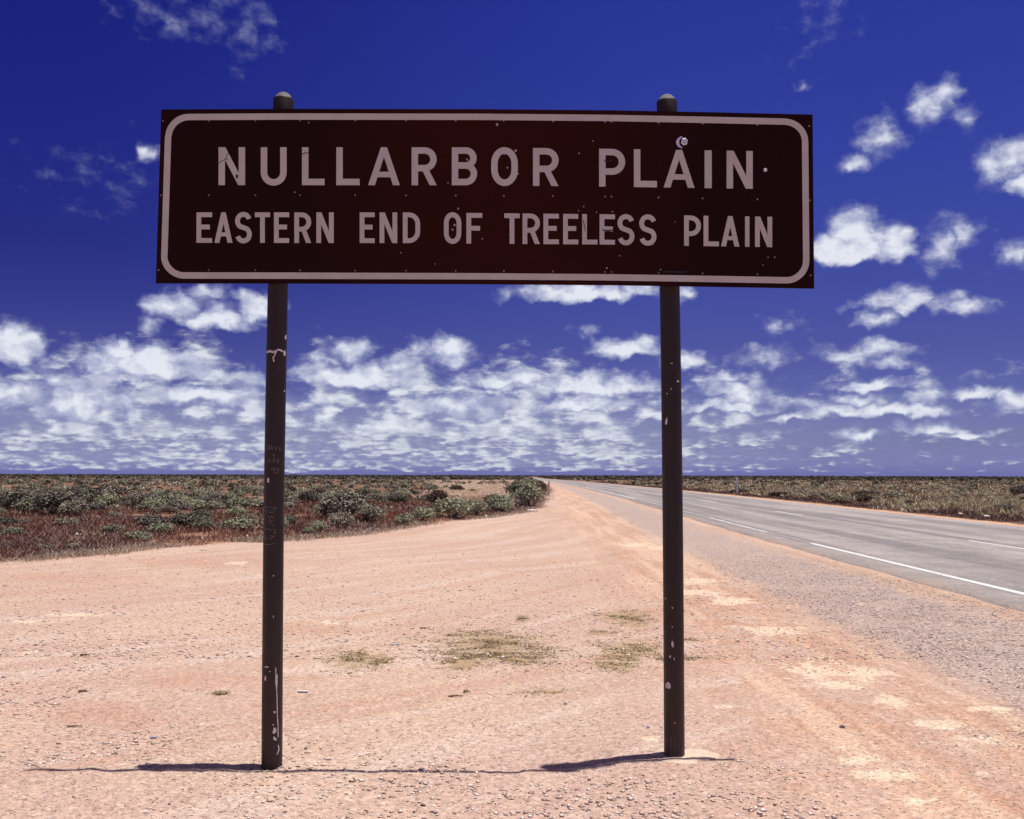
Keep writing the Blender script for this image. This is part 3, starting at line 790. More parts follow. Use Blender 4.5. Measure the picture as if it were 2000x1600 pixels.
def letter(acc, ch, x0, x1, cap, bas, t):
    w = x1 - x0
    yb0 = np.interp(x0, *bas); yb1 = np.interp(x1, *bas); yc0 = np.interp(x0, *cap); yc1 = np.interp(x1, *cap)
    h = ((yb0 - yc0) + (yb1 - yc1)) / 2
    ov = 1.0 if ch in 'OSU' else 0.0
    lean = -0.031 + (x0 - 315) / 1272 * 0.040          # the panel's sides are not quite upright
    def tr(p, lift):
        u = p[0] / w; yb = yb0 * (1 - u) + yb1 * u; yc = yc0 * (1 - u) + yc1 * u
        v = p[1] / h
        if ov: v = v * (1 + 2 * ov / h) - ov / h if ch != 'U' else v * (1 + ov / h) - ov / h
        return sp(x0 + p[0] + (v - .5) * h * -lean * 0.0, yb + (yc - yb) * v, lift)
    for i, item in enumerate(glyph(ch, w, h, t)):
        lift = LIFT + i * 0.00025
        kind, pts = item
        if kind == 'poly':
            P = [tr(p, lift) for p in pts]; acc.add(P, [list(range(len(P)))])
        else:
            L, R = stroke(pts, t, kind == 'loop'); n = len(pts)
            P = [tr(p, lift) for p in L + R]
            rng = range(n) if kind == 'loop' else range(n - 1)
            acc.add(P, [[j, (j + 1) % n, n + (j + 1) % n, n + j] for j in rng])
for parent_, test in ((panelA, lambda x: x < 1187), (panelB, lambda x: x >= 1187)):
    pass
accs = {}
for nm, line, cap, bas, t in (('NULLARBOR PLAIN', LINE1, CAP1, BAS1, 12.6), ('EASTERN END OF TREELESS PLAIN', LINE2, CAP2, BAS2, 9.3)):
    a = Acc()
    for ch, x0, x1 in line: letter(a, ch, x0, x1, cap, bas, t)
    # every face towards the viewer
    F2 = []
    for f in a.F:
        nrm = (a.V[f[1]] - a.V[f[0]]).cross(a.V[f[2]] - a.V[f[1]])
        F2.append(f if nrm.y < 0 else f[::-1])
    a.F = F2
    o = a.obj('lettering', MAT_WHITE, panelA); o['label'] = 'pale letters reading ' + nm

def disc(acc, px, py, r, lift, mi=0, n=10, bulge=0.0, rx=None):
    c = sp(px, py, lift + bulge)
    V = [c] + [sp(px + (rx or r) * math.cos(2 * math.pi * i / n), py + r * math.sin(2 * math.pi * i / n), lift) for i in range(n)]
    acc.add(V, [[0, 1 + (i + 1) % n, 1 + i] for i in range(n)], mi)

RIV_X = [319.5, 408, 499, 586.5, 694, 793, 890, 984, 1080, 1181.5, 1194, 1286, 1372, 1479, 1580]
for parent_, test in ((panelA, lambda x: x < 1187), (panelB, lambda x: x >= 1187)):
    a = Acc()
    for x in RIV_X:
        if not test(x): continue
        for v in (0.068, 0.495, 0.925):
            xx = x - (v * 10 if x < 330 else 0) + (v * 3 if x > 1570 else 0)
            a = Acc(); disc(a, xx, top_y(xx) + v * (bot_y(xx) - top_y(xx)), 1.8, 0.0032, bulge=0.002)
            a.obj('rivet', MAT_RIVET, parent_)
# paint chips and pellet marks, small and irregular
MAT_DCHIP = simple_mat('dull_chip', (0.36, 0.27, 0.28), 0.6)
a = Acc(); b_ = Acc()
for x, y, r in [(971, 244, 3.0), (884, 449, 2.4), (888, 440, 2.4), (991, 328, 2.0), (1007, 295, 2.6), (895, 408, 2.2), (912, 312, 2.4), (1131, 300, 1.4), (576, 376, 1.6), (985, 302, 1.2),
                (1158, 276, 1.3), (783, 494, 1.4), (850, 516, 1.2), (942, 467, 1.4), (1012, 340, 1.6), (875, 358, 1.3), (603, 240, 1.2), (1185, 524, 1.6), (1210, 500, 1.3),
                (1130, 412, 1.2), (1140, 404, 1.2), (1165, 415, 1.2), (1196, 414, 1.3), (1290, 527, 1.6), (1275, 478, 1.2), (1318, 434, 1.1), (1500, 503, 1.3), (1513, 503, 1.3), (1490, 518, 1.2)]:
    a = Acc(); disc(a, x, y, r, 0.0030, bulge=0.001, n=7, rx=r * random.uniform(.7, 1.2))
    a.obj('paint_chip', MAT_DCHIP, panelA)
disc(b_, 1494.5, 332.5, 3.8, 0.0034, bulge=0.003, n=9)
b_.obj('rivet', MAT_STEEL, panelB)
# hex bolt with a crescent of bare metal beside it
a = Acc()
pts_o = [(1333.5 + 13.2 * math.cos(rad(t)), 278.5 - 11.8 * math.sin(rad(t))) for t in np.linspace(98, 262, 14)]
pts_i = [(1337.5 + 11.2 * math.cos(rad(t)), 278.5 - 10.6 * math.sin(rad(t))) for t in np.linspace(112, 248, 14)]
n = 14
a.add([sp(x, y, 0.0034) for x, y in pts_o + pts_i], [[i, i + 1, n + i + 1, n + i] for i in range(n - 1)])
a.obj('bare_metal_crescent', MAT_STEEL, panelB)
a = Acc()
hx = [(1336.3 + 6.8 * math.cos(rad(t)), 277.8 - 7.2 * math.sin(rad(t))) for t in range(15, 375, 60)]
hi = [(1336.3 + 5.4 * math.cos(rad(t)), 277.8 - 5.8 * math.sin(rad(t))) for t in range(15, 375, 60)]
V = [sp(x, y, 0.001) for x, y in hx] + [sp(x, y, 0.011) for x, y in hx] + [sp(x, y, 0.0135) for x, y in hi]
F = [[i, (i + 1) % 6, 6 + (i + 1) % 6, 6 + i] for i in range(6)] + [[6 + i, 6 + (i + 1) % 6, 12 + (i + 1) % 6, 12 + i] for i in range(6)] + [[12 + i for i in range(6)]]
a.add(V, F); a.obj('bolt', MAT_STEEL, panelB)
# thin dark scratches over the letters and the dented strip low on the right
a = Each('scratch_mark', MAT_DARK, panelA)
def scratch(acc, pts, t, lift=0.0036):
    L, R = stroke(pts, t); n = len(pts)
    acc.add([sp(x, y, lift) for x, y in L + R], [[j, j + 1, n + j + 1, n + j] for j in range(n - 1)])
scratch(a, [(427, 320), (434, 315), (441, 311), (444, 304), (447, 298)], 1.1)
scratch(a, [(586, 304), (594, 300), (603, 299)], 1.6)
scratch(a, [(441, 311), (447, 313)], 1.0)
disc(a, 463, 345, 4.5, 0.0036, n=7, rx=2.4)
scratch(a, [(1296, 531.5), (1310, 530.5), (1325, 532), (1341, 531)], 4.0)
scratch(a, [(1176, 450), (1188, 451), (1199, 449)], 2.2)
scratch(a, [(1180, 314), (1190, 316), (1197, 313)], 2.4)
scratch(a, [(1139, 430), (1141, 440), (1143, 452)], 1.2)

# back of the panel: three channels, brackets to the posts
def box(acc, x0, x1, y0, y1, z0, z1, mi=0):
    V = [(x, y, z) for z in (z0, z1) for y in (y0, y1) for x in (x0, x1)]
    acc.add(V, [[0, 2, 3, 1], [4, 5, 7, 6], [0, 1, 5, 4], [2, 6, 7, 3], [0, 4, 6, 2], [1, 3, 7, 5]], mi)
xl = sp(318, 300).x; xr = sp(1585, 300).x
for v in (0.07, 0.5, 0.925):
    a = Acc()
    zl = sp(330, top_y(330) + v * 340).z; zr = sp(1570, top_y(1570) + v * 340).z
    z0 = (zl + zr) / 2
    box(a, xl, xr, Y_SIGN + TH + .0005, Y_SIGN + 0.012, z0 - 0.030, z0 + 0.030)
    box(a, xl, xr, Y_SIGN + 0.0125, Y_SIGN + 0.032, z0 - 0.020, z0 - 0.015)
    box(a, xl, xr, Y_SIGN + 0.0125, Y_SIGN + 0.032, z0 + 0.015, z0 + 0.020)
    o = a.obj('back_rail', MAT_ALU, sign)
    # sheared to follow the panel's slight tilt
    s_ = (zr - zl) / (xr - xl); xm = (xl + xr) / 2 - ROOT_LOC.x
    for vv in o.data.vertices: vv.co.z += (vv.co.x - xm) * s_

# posts, very slightly bowed
class PostAxis:
    def __init__(self, pts):
        w = sorted([on_plane_y(x, y, Y_POST) for x, y in pts], key=lambda p: p.z)
        self.z = np.array([p.z for p in w]); self.x = np.array([p.x for p in w])
        zz = np.linspace(self.z[0], self.z[-1], 60); xx = np.interp(zz, self.z, self.x)
        ker = np.ones(15) / 15; xp = np.pad(xx, 7, mode='reflect', reflect_type='odd')
        self.z = zz; self.x = np.convolve(xp, ker, 'valid')
    def at(self, z):
        if z < self.z[0]: x = self.x[0] + (z - self.z[0]) * (self.x[1] - self.x[0]) / (self.z[1] - self.z[0])
        else: x = float(np.interp(z, self.z, self.x))
        return Vector((x, Y_POST, z))
def build_post(ax, z_base, z_top):
    a = Acc(); N = 40
    zs = [z_base - 0.25] + list(np.linspace(z_base - 0.02, z_top, 40))
    ring = lambda z, r: [ax.at(z) + Vector((r * math.cos(2 * math.pi * i / N), r * math.sin(2 * math.pi * i / N), 0)) for i in range(N)]
    V = []; F = []
    for z in zs: V += ring(z, POST_R)
    for j in range(len(zs) - 1):
        F += [[j * N + i, j * N + (i + 1) % N, (j + 1) * N + (i + 1) % N, (j + 1) * N + i] for i in range(N)]
    a.add(V, F); po = a.obj('post', MAT_POST, sign, True)
    # slip-on cap with a low dome
    c = Acc(); prof = [(z_top - 0.07, 1.035), (z_top + 0.002, 1.045), (z_top + 0.010, 1.0), (z_top + 0.016, 0.84), (z_top + 0.030, 0.70), (z_top + 0.040, 0.50), (z_top + 0.046, 0.25)]
    V = []; F = []; M_ = []
    for z, s_ in prof: V += ring(z, POST_R * s_)
    for j in range(len(prof) - 1):
        F += [[j * N + i, j * N + (i + 1) % N, (j + 1) * N + (i + 1) % N, (j + 1) * N + i] for i in range(N)]
        M_ += [0 if j < 2 else 1] * N
    F.append(list(range((len(prof) - 1) * N, len(prof) * N))); M_.append(1)
    c.V = V; c.F = F; c.M = M_
    c.obj('cap', [MAT_POST, MAT_DOME], po, True)
    return po
def on_post(ax, _d, px, py, lift=0.0006):
    """photo position -> point on the near side of a post"""
    dr = ray(px, py); o = Vector((0, 0, CAM_H))
    R = POST_R + lift
    t = Y_FRONT / dr.y
    for _ in range(12):
        p = o + dr * t
        c = ax.at(p.z)
        u = max(-R * .985, min(R * .985, p.x - c.x))
        t = (c.y - math.sqrt(R * R - u * u)) / dr.y
    return o + dr * t
zt_L = on_plane_y(553.5, 197.5, Y_POST).z; zt_R = on_plane_y(1302, 201.5, Y_POST).z
L0 = PostAxis([(531, 1500), (533.4, 1095), (536.6, 875), (540, 690), (542.6, 565), (548, 380), (554, 190)]); Ld = None
R0 = PostAxis([(1317.2, 1480), (1314.8, 1090), (1309.6, 640), (1307.8, 570), (1304.8, 380), (1302.5, 195)]); Rd = None
postL = build_post(L0, 0.0, zt_L)
postR = build_post(R0, base_r_z, zt_R)

# brackets clamp the rails to the posts
for p0, d in ((L0, Ld), (R0, Rd)):
    for v in (0.07, 0.5, 0.925):
        z0 = sp(900, 214 + v * 340).z
        c = p0.at(z0)
        a = Acc(); N = 20; R1 = POST_R + 0.001; R2 = POST_R + 0.005
        V = []
        for z in (z0 - 0.02, z0 + 0.02):
            for R in (R1, R2): V += [Vector((c.x + R * math.cos(t), c.y + R * math.sin(t), z)) for t in np.linspace(-.4, math.pi + .4, N)]
        F = []
        for i in range(N - 1):
            F += [[i, i + 1, N + i + 1, N + i], [2 * N + i, 3 * N + i, 3 * N + i + 1, 2 * N + i + 1], [i, 2 * N + i, 2 * N + i + 1, i + 1], [N + i, N + i + 1, 3 * N + i + 1, 3 * N + i]]
        a.add(V, F); a.obj('bracket', MAT_ALU, sign)

def blob_on_post(acc, p0, d, cx, cy, rx, ry, lift=0.0008, n=9, jit=.35):
    V = [on_post(p0, d, cx, cy, lift)]
    for i in range(n):
        s_ = 1 + random.uniform(-jit, jit)
        V.append(on_post(p0, d, cx + rx * s_ * math.cos(2 * math.pi * i / n), cy + ry * s_ * math.sin(2 * math.pi * i / n), lift))
    acc.add(V, [[0, 1 + (i + 1) % n, 1 + i] for i in range(n)])
def line_on_post(acc, p0, d, pts, t, lift=0.0009):
    # finer steps so that the stroke hugs the pipe
    q = [pts[0]]
    for a_, b2 in zip(pts[:-1], pts[1:]):
        m_ = max(1, int(math.hypot(b2[0] - a_[0], b2[1] - a_[1]) / 3))
        q += [(a_[0] + (b2[0] - a_[0]) * i / m_, a_[1] + (b2[1] - a_[1]) * i / m_) for i in range(1, m_ + 1)]
    L, R = stroke(q, t); n = len(q)
    acc.add([on_post(p0, d, x, y, lift) for x, y in L + R], [[j, j + 1, n + j + 1, n + j] for j in range(n - 1)])
a = Each('scrape_mark', MAT_CHIP, postL)
line_on_post(a, L0, Ld, [(520, 688), (527, 686), (534, 688), (541, 685.5)], 4.5)
line_on_post(a, L0, Ld, [(541, 683), (548, 684), (553, 687)], 3.2, .0011)
blob_on_post(a, L0, Ld, 555.5, 690, 2.4, 6)
line_on_post(a, L0, Ld, [(539, 688), (536.5, 694), (533.5, 699), (535, 707)], 2.4, .0012)
blob_on_post(a, L0, Ld, 558, 659, 1.6, 5); blob_on_post(a, L0, Ld, 555.5, 764, 1.0, 1.8)
blob_on_post(a, L0, Ld, 524, 938, 2.3, 4.6); blob_on_post(a, L0, Ld, 518, 1325, 1.8, 4.4)
line_on_post(a, L0, Ld, [(538.5, 1304), (539, 1318), (538.4, 1332), (540.5, 1346), (541, 1362), (541.5, 1380), (541.5, 1396), (543, 1418), (543.5, 1440)], 1.7)
line_on_post(a, L0, Ld, [(541.2, 1318), (540.6, 1334), (540, 1346)], 2.6, .0012)
line_on_post(a, L0, Ld, [(543.5, 1455), (545, 1464), (541, 1474)], 2.0)
for x, y, rx, ry in [(536, 1391, 2.2, 3), (536, 1428, 3.4, 7), (537, 1443, 3.0, 4), (533.5, 1416, 1.5, 2), (520, 1303, 4, 1.5), (527, 1312, 1.5, 1.5), (534, 1125, 1.2, 2), (534, 1205, .8, 3)]:
    blob_on_post(a, L0, Ld, x, y, rx, ry)
a = Each('scrape_mark', MAT_CHIP, postR)
for x, y, rx, ry in [(1301.5, 824, 2.6, 7), (1324.5, 745, 1.8, 2.6), (1312, 710, 2, .9), (1313, 1187, 1.3, 2.2), (1314, 1258, 2.2, 6), (1309, 1283, 1.3, 3), (1317, 1287, 1.1, 2.4), (1305, 1338, 4.4, 8), (1318, 1412, 1.4, 1.4), (1300, 1169, 1, 1.6), (1311, 760, 1, 2), (1303, 769, 1, 1.4), (1313, 1225, 1.0, 2.0)]:
    blob_on_post(a, R0, Rd, x, y, rx, ry)
# dusty patch around the foot of the post
a = Acc()
tops = [(1297.8, 1444), (1303, 1438), (1310, 1440), (1318, 1448), (1326, 1453), (1336.6, 1456)]
N = len(tops); V = []
for j in range(9):
    for (x, y) in tops: V.append(on_post(R0, Rd, x, y + (1481 - y) * j / 8, .0006))
a.add(V, [[j * N + i, j * N + i + 1, (j + 1) * N + i + 1, (j + 1) * N + i] for j in range(8) for i in range(N - 1)])
a.obj('cement_smear', simple_mat('cement_smear', (0.085, 0.058, 0.062), 0.9, 0, .25, 40), postR)
# hand scratched writing
a = Acc()
def scr(pts, t=1.15): line_on_post(a, L0, Ld, pts, t)
# DAVE
scr([(522, 869), (522.5, 879)]); scr([(522, 869), (526, 871), (526.5, 876), (522.5, 879)])
scr([(528.5, 879.5), (530, 871), (534.5, 880)]); scr([(529.5, 876.5), (533, 876)])
scr([(536.5, 872), (539, 879), (542.5, 872.5)])
scr([(548.5, 873), (545.5, 873.5), (546, 881), (549.5, 880)], .9); scr([(545.5, 877), (548.5, 876.5)], .9)
# +
scr([(532, 887.5), (536.5, 891.5)]); scr([(536, 887), (532.5, 891.5)])
# KEV
scr([(525, 896), (525, 904)]); scr([(529, 896.5), (525.5, 900), (531, 904)])
scr([(537, 896), (533.5, 896.5), (534, 903.5), (537.5, 903)]); scr([(534, 900), (537, 899.5)])
scr([(540, 897), (542.5, 903.5), (544.5, 896)])
# 92
scr([(535, 915), (531, 914), (530.5, 918), (535, 918.5), (535.5, 913), (536, 925)])
scr([(539, 915), (543, 914.5), (543, 919), (539, 924), (544, 924)])
# older, unreadable scrawl lower down
for pts in ([(529, 979), (529, 984)], [(517, 991), (524, 990), (531, 990.5), (537, 991), (541, 994)], [(521, 995), (521, 1004)], [(521, 996), (528, 997), (528, 1003)], [(530, 993), (536, 995), (535, 1005)],
            [(524, 1001), (533, 1001)], [(522, 1008), (527, 1012), (531, 1008), (534, 1013)], [(529, 1013), (524, 1020), (530, 1023), (535, 1028)], [(525, 1015), (534, 1019)], [(516, 1034), (522, 1033), (527, 1035)],
            [(527, 1035), (538, 1036), (538, 1042), (533, 1041)], [(517, 1045), (517, 1055)], [(517, 1048), (521, 1050), (521, 1055)], [(528, 1046), (534, 1048), (529, 1051), (529, 1058)], [(533, 1048), (536, 1046)], [(516, 1063), (525, 1064), (536, 1062)]):
    scr(pts, 1.25)
a.obj('scratched_writing', MAT_SCRATCH, postL)
# shallow concrete collar round the right-hand foot
a = Acc(); N = 36
cR = R0.at(base_r_z)
V = []
for j, (s_, dz) in enumerate(((0.28, 0.006), (0.6, 0.007), (0.9, 0.003), (1.0, -0.012))):
    for i in range(N):
        t = 2 * math.pi * i / N
        w_ = 1 + 0.16 * math.sin(3 * t + 1) + 0.1 * math.sin(7 * t)
        x = cR.x + 0.05 + 0.17 * s_ * w_ * math.cos(t); y = cR.y + 0.15 * s_ * w_ * math.sin(t)
        V.append(Vector((x, y, float(gz(np.array([x]), np.array([y]))[0]) + dz)))
F = [[j * N + i, (j + 1) * N + i, (j + 1) * N + (i + 1) % N, j * N + (i + 1) % N] for j in range(3) for i in range(N)] + [list(range(N))]
a.add(V, F); a.obj('concrete_footing', MAT_CONC, sign, True)

# ---------------------------------------------------------------- loose stones on the gravel
def stone_material(name, stops, rough=0.9):
    m, k, b = new_mat(name)
    g = k.n.new('ShaderNodeNewGeometry').outputs['Random Per Island']
    tc = k.n.new('ShaderNodeTexCoord').outputs['Object']
    c = k.ramp(g, stops)
    n = k.lin(k.noise(tc, 120.0, 2.0, 0.6, dim='3D'), 0.3, 0.7, 0.85, 1.15)
    k.put(b.inputs['Base Color'], k.mix(1.0, c, k.xyz(n, n, n), 'MULTIPLY'))
    k.put(b.inputs['Roughness'], rough); k.put(b.inputs['Specular IOR Level'], 0.2)
    return m
OCT = np.array([(1, 0, 0), (0.31, 0.95, 0), (-0.81, 0.59, 0), (-0.81, -0.59, 0), (0.31, -0.95, 0), (0, 0, 1.0), (0, 0, -0.5)])
OCF = np.array([(0, 1, 5), (1, 2, 5), (2, 3, 5), (3, 4, 5), (4, 0, 5), (1, 0, 6), (2, 1, 6), (3, 2, 6), (4, 3, 6), (0, 4, 6)])
def scatter_stones(name, X, Y, R, mat):
    n = len(X)
    th = RNG.uniform(0, 6.28, n); c, s_ = np.cos(th), np.sin(th)
    sx = R * RNG.uniform(.75, 1.35, n); sy = R * RNG.uniform(.6, 1.0, n); sz = R * RNG.uniform(.28, .62, n)
    P = OCT[None] * (1 + RNG.uniform(-.28, .28, (n, 7, 3)))
    P = P * np.stack([sx, sy, sz], 1)[:, None, :]
    x = P[..., 0] * c[:, None] - P[..., 1] * s_[:, None]; y = P[..., 0] * s_[:, None] + P[..., 1] * c[:, None]
    z0 = gz(X, Y) + 0.1 * R
    V = np.stack([x + X[:, None], y + Y[:, None], P[..., 2] + z0[:, None]], -1).reshape(-1, 3)
    Fc = (OCF[None] + (np.arange(n) * 7)[:, None, None]).reshape(-1, 3)
    return link(name, np_mesh(name, V, Fc, mat))
def frustum_points(n, y0, y1, power=1.0, margin=1.08, x_shift=0.0):
    Y = y0 + (y1 - y0) * RNG.uniform(0, 1, n) ** power
    X = RNG.uniform(-1, 1, n) * Y * 1000 / F_PX * margin
    return X, Y
MAT_STONE = stone_material('loose_gravel', ((0.0, (0.26, 0.19, 0.18)), (0.10, (0.48, 0.36, 0.33)), (0.35, (0.64, 0.46, 0.37)), (0.62, (0.74, 0.57, 0.47)), (0.85, (0.88, 0.75, 0.63)), (1.0, (0.97, 0.93, 0.88))))
MAT_GREYSTONE = stone_material('road_aggregate', ((0.0, (0.20, 0.165, 0.17)), (0.25, (0.40, 0.33, 0.32)), (0.7, (0.56, 0.47, 0.44)), (1.0, (0.80, 0.70, 0.64))))
X, Y = frustum_points(64000, 3.35, 8.6, 1.25)
keep = fbm(X, Y, 1.1, 4, 31) + 0.30 * smooth(-Y, -6.6, -5.0) > RNG.uniform(.28, .86, len(X))
keep &= (X - road_x(Y)) < -4.6
X, Y = X[keep], Y[keep]
R = 0.0030 + 0.0095 * RNG.uniform(0, 1, len(X)) ** 3.2 * (0.35 + 1.1 * smooth(fbm(X, Y, .9, 3, 61), .42, .62))
tag(scatter_stones('loose_gravel', X, Y, R, MAT_STONE), kind='stuff')
X, Y = frustum_points(26000, 8.0, 24.0, 1.4)
keep = (border_sd(X, Y) < 0.3) & ((X - road_x(Y)) < -4.6) & (RNG.uniform(0, 1, len(X)) > smooth(Y, 11, 24))
X, Y = X[keep], Y[keep]
R = 0.006 + 0.016 * RNG.uniform(0, 1, len(X)) ** 4
tag(scatter_stones('loose_gravel', X, Y, R, MAT_STONE), kind='stuff')
Y = RNG.uniform(5.8, 22, 30000) ; X = road_x(Y) + RNG.uniform(-6.95, -4.6, 30000) + (fbm(Y, Y * 0, 1.2, 3, 4) - .5)
keep = (fbm(X, Y, 1.6, 3, 2) > .36) & (np.abs(X) < Y * .58) & (RNG.uniform(0, 1, len(X)) > smooth(Y, 10, 22))
X, Y = X[keep], Y[keep]
tag(scatter_stones('road_aggregate', X, Y, 0.004 + 0.010 * RNG.uniform(0, 1, len(X)) ** 3, MAT_GREYSTONE), kind='stuff')

# ---------------------------------------------------------------- plants
def leaf_material(name, stops, rough=0.75, trans=0.0):
    m, k, b = new_mat(name)
    g = k.n.new('ShaderNodeNewGeometry').outputs['Random Per Island']
    oi = k.n.new('ShaderNodeObjectInfo').outputs['Random']
    c = k.ramp(g, stops)
    f = k.lin(oi, 0, 1, 0.66, 1.22)
    k.put(b.inputs['Base Color'], k.mix(1.0, c, k.xyz(f, f, f), 'MULTIPLY'))
    k.put(b.inputs['Roughness'], rough); k.put(b.inputs['Specular IOR Level'], 0.2)
    return m
SALT = ((0.0, (0.14, 0.118, 0.085)), (0.5, (0.31, 0.275, 0.20)), (1.0, (0.47, 0.43, 0.33)))
SALT_G = ((0.0, (0.15, 0.145, 0.09)), (0.5, (0.315, 0.315, 0.21)), (1.0, (0.46, 0.455, 0.33)))
SALT_D = ((0.0, (0.07, 0.052, 0.042)), (0.5, (0.18, 0.15, 0.12)), (1.0, (0.36, 0.33, 0.27)))
BROWN = ((0.0, (0.050, 0.028, 0.020)), (0.5, (0.105, 0.062, 0.046)), (1.0, (0.18, 0.12, 0.09)))
MAT_SALT = leaf_material('saltbush_leaf', SALT); MAT_SALTG = leaf_material('green_saltbush_leaf', SALT_G)
MAT_SALTD = leaf_material('dark_saltbush_leaf', SALT_D); MAT_BROWN = leaf_material('brown_shrub_leaf', BROWN)
MAT_STEM = simple_mat('woody_stem', (0.13, 0.085, 0.06), 0.9, 0, .2, 30)

def leaf_quads(P, N, size, asp=1.6):
    """quads centred on P, facing roughly N"""
    n = len(P)
    D = N + RNG.normal(0, .75, (n, 3)); D /= np.linalg.norm(D, axis=1, keepdims=True) + 1e-9
    T = np.cross(D, RNG.normal(0, 1, (n, 3))); T /= np.linalg.norm(T, axis=1, keepdims=True) + 1e-9
    B = np.cross(D, T)
    s_ = size[:, None] if isinstance(size, np.ndarray) else size
    T = T * s_ * asp * .5; B = B * s_ * .5
    V = np.stack([P - T, P - B * .9, P + T, P + B * .9], 1).reshape(-1, 3)
    Fc = np.arange(n * 4).reshape(n, 4)
    return V, Fc
def crown_points(n, w, h, lobes, seed, flat=0.0):
    """leaf positions on a mound of lumpy lobes, w wide, h tall, base at z = 0"""
    r_ = np.random.default_rng(seed)
    ang = r_.uniform(0, 6.283, lobes); rr = np.sqrt(r_.uniform(0, 1, lobes)) * (w * .5 - w * .14)
    cx, cy = rr * np.cos(ang), rr * np.sin(ang) * .9
    lr = w * r_.uniform(.13, .24, lobes) 
    cz = np.maximum(lr * .55, (h - lr) * np.sqrt(np.maximum(0.02, 1 - (rr / (w * .52)) ** 2)) * r_.uniform(.55, 1.0, lobes))
    k_ = r_.integers(0, lobes, n)
    D = r_.normal(0, 1, (n, 3)); D[:, 2] = np.abs(D[:, 2]) * 1.0 - .35; D /= np.linalg.norm(D, axis=1, keepdims=True)
    rad_ = lr[k_] * (r_.uniform(.55, 1.12, n))
    P = np.stack([cx[k_], cy[k_], cz[k_]], 1) + D * rad_[:, None] * np.array([1, 1, min(1.0, h / w * 1.7)])
    P[:, 2] = np.maximum(P[:, 2], 0.01 * RNG.uniform(0, 1, n))
    P[:, 2] *= h / max(P[:, 2].max(), 1e-3)
    return P, D
def stems_mesh(name, w, h, seed, n=9):
    r_ = np.random.default_rng(seed); V = []; F = []
    for i in range(n):
        a = r_.uniform(0, 6.28); l = r_.uniform(.5, .85)
        p0 = np.array([0.04 * w * math.cos(a), 0.04 * w * math.sin(a), -0.03]); p1 = np.array([w * .36 * l * math.cos(a), w * .36 * l * math.sin(a), h * .62 * l])
        pm = (p0 + p1) / 2 + np.array([0, 0, h * .04])
        o = len(V)
        for p, r in ((p0, .016 * w), (pm, .012 * w), (p1, .004 * w)):
            for t in range(5): V.append((p[0] + r * math.cos(t * 1.257), p[1] + r * math.sin(t * 1.257), p[2]))
        for j in range(2):
            for t in range(5): F.append((o + j * 5 + t, o + j * 5 + (t + 1) % 5, o + (j + 1) * 5 + (t + 1) % 5, o + (j + 1) * 5 + t))
    return mesh_from(name, V, F, MAT_STEM)
_cache = {}
def shrub_variant(kind, v):
    """(foliage mesh, stem mesh) of unit width 1 and height .6"""
    key = (kind, v)
    if key not in _cache:
        mat = {'s': MAT_SALT, 'g': MAT_SALTG, 'd': MAT_SALTD, 'b': MAT_BROWN}[kind]
        n = 2600
        P, N = crown_points(n, 1.0, .6, 16 + 3 * v, 100 + v * 7 + ord(kind))
        V, Fc = leaf_quads(P, N + np.array([0, 0, .35]), RNG.uniform(.028, .062, n))
        _cache[key] = (np_mesh('foliage', V, Fc, mat), stems_mesh('stems', 1.0, .6, v))
    return _cache[key]
def shrub(name, kind, v, x, y, w, h, rot, label, cat, group=None, sink=0.0):
    f, st = shrub_variant(kind, v)
    r = bpy.data.objects.new(name, None); C.objects.link(r)
    r.location = (x, y, float(gz(np.array([x]), np.array([y]))[0]) - 0.01 - sink)
    r.rotation_euler = (0, 0, rot); r.scale = (w, w, h / .6)
    tag(r, label, cat, group)
    link('foliage', f, r); link('stems', st, r)
    return r
def shrub_at(px, py, wpx, hpx, kind, label, name='saltbush', cat='shrub', v=None, squash=1.0):
    g = on_ground(px, py); dist = g.y
    w = wpx / F_PX * dist; h = hpx / F_PX * dist
    y = g.y + w * .40
    shrub(name, kind, random.randrange(5) if v is None else v, g.x * y / g.y, y, w, h, random.uniform(0, 6.28), label, cat)
    TAKEN.append((g.x * y / g.y, y, w * .5))
TAKEN = []
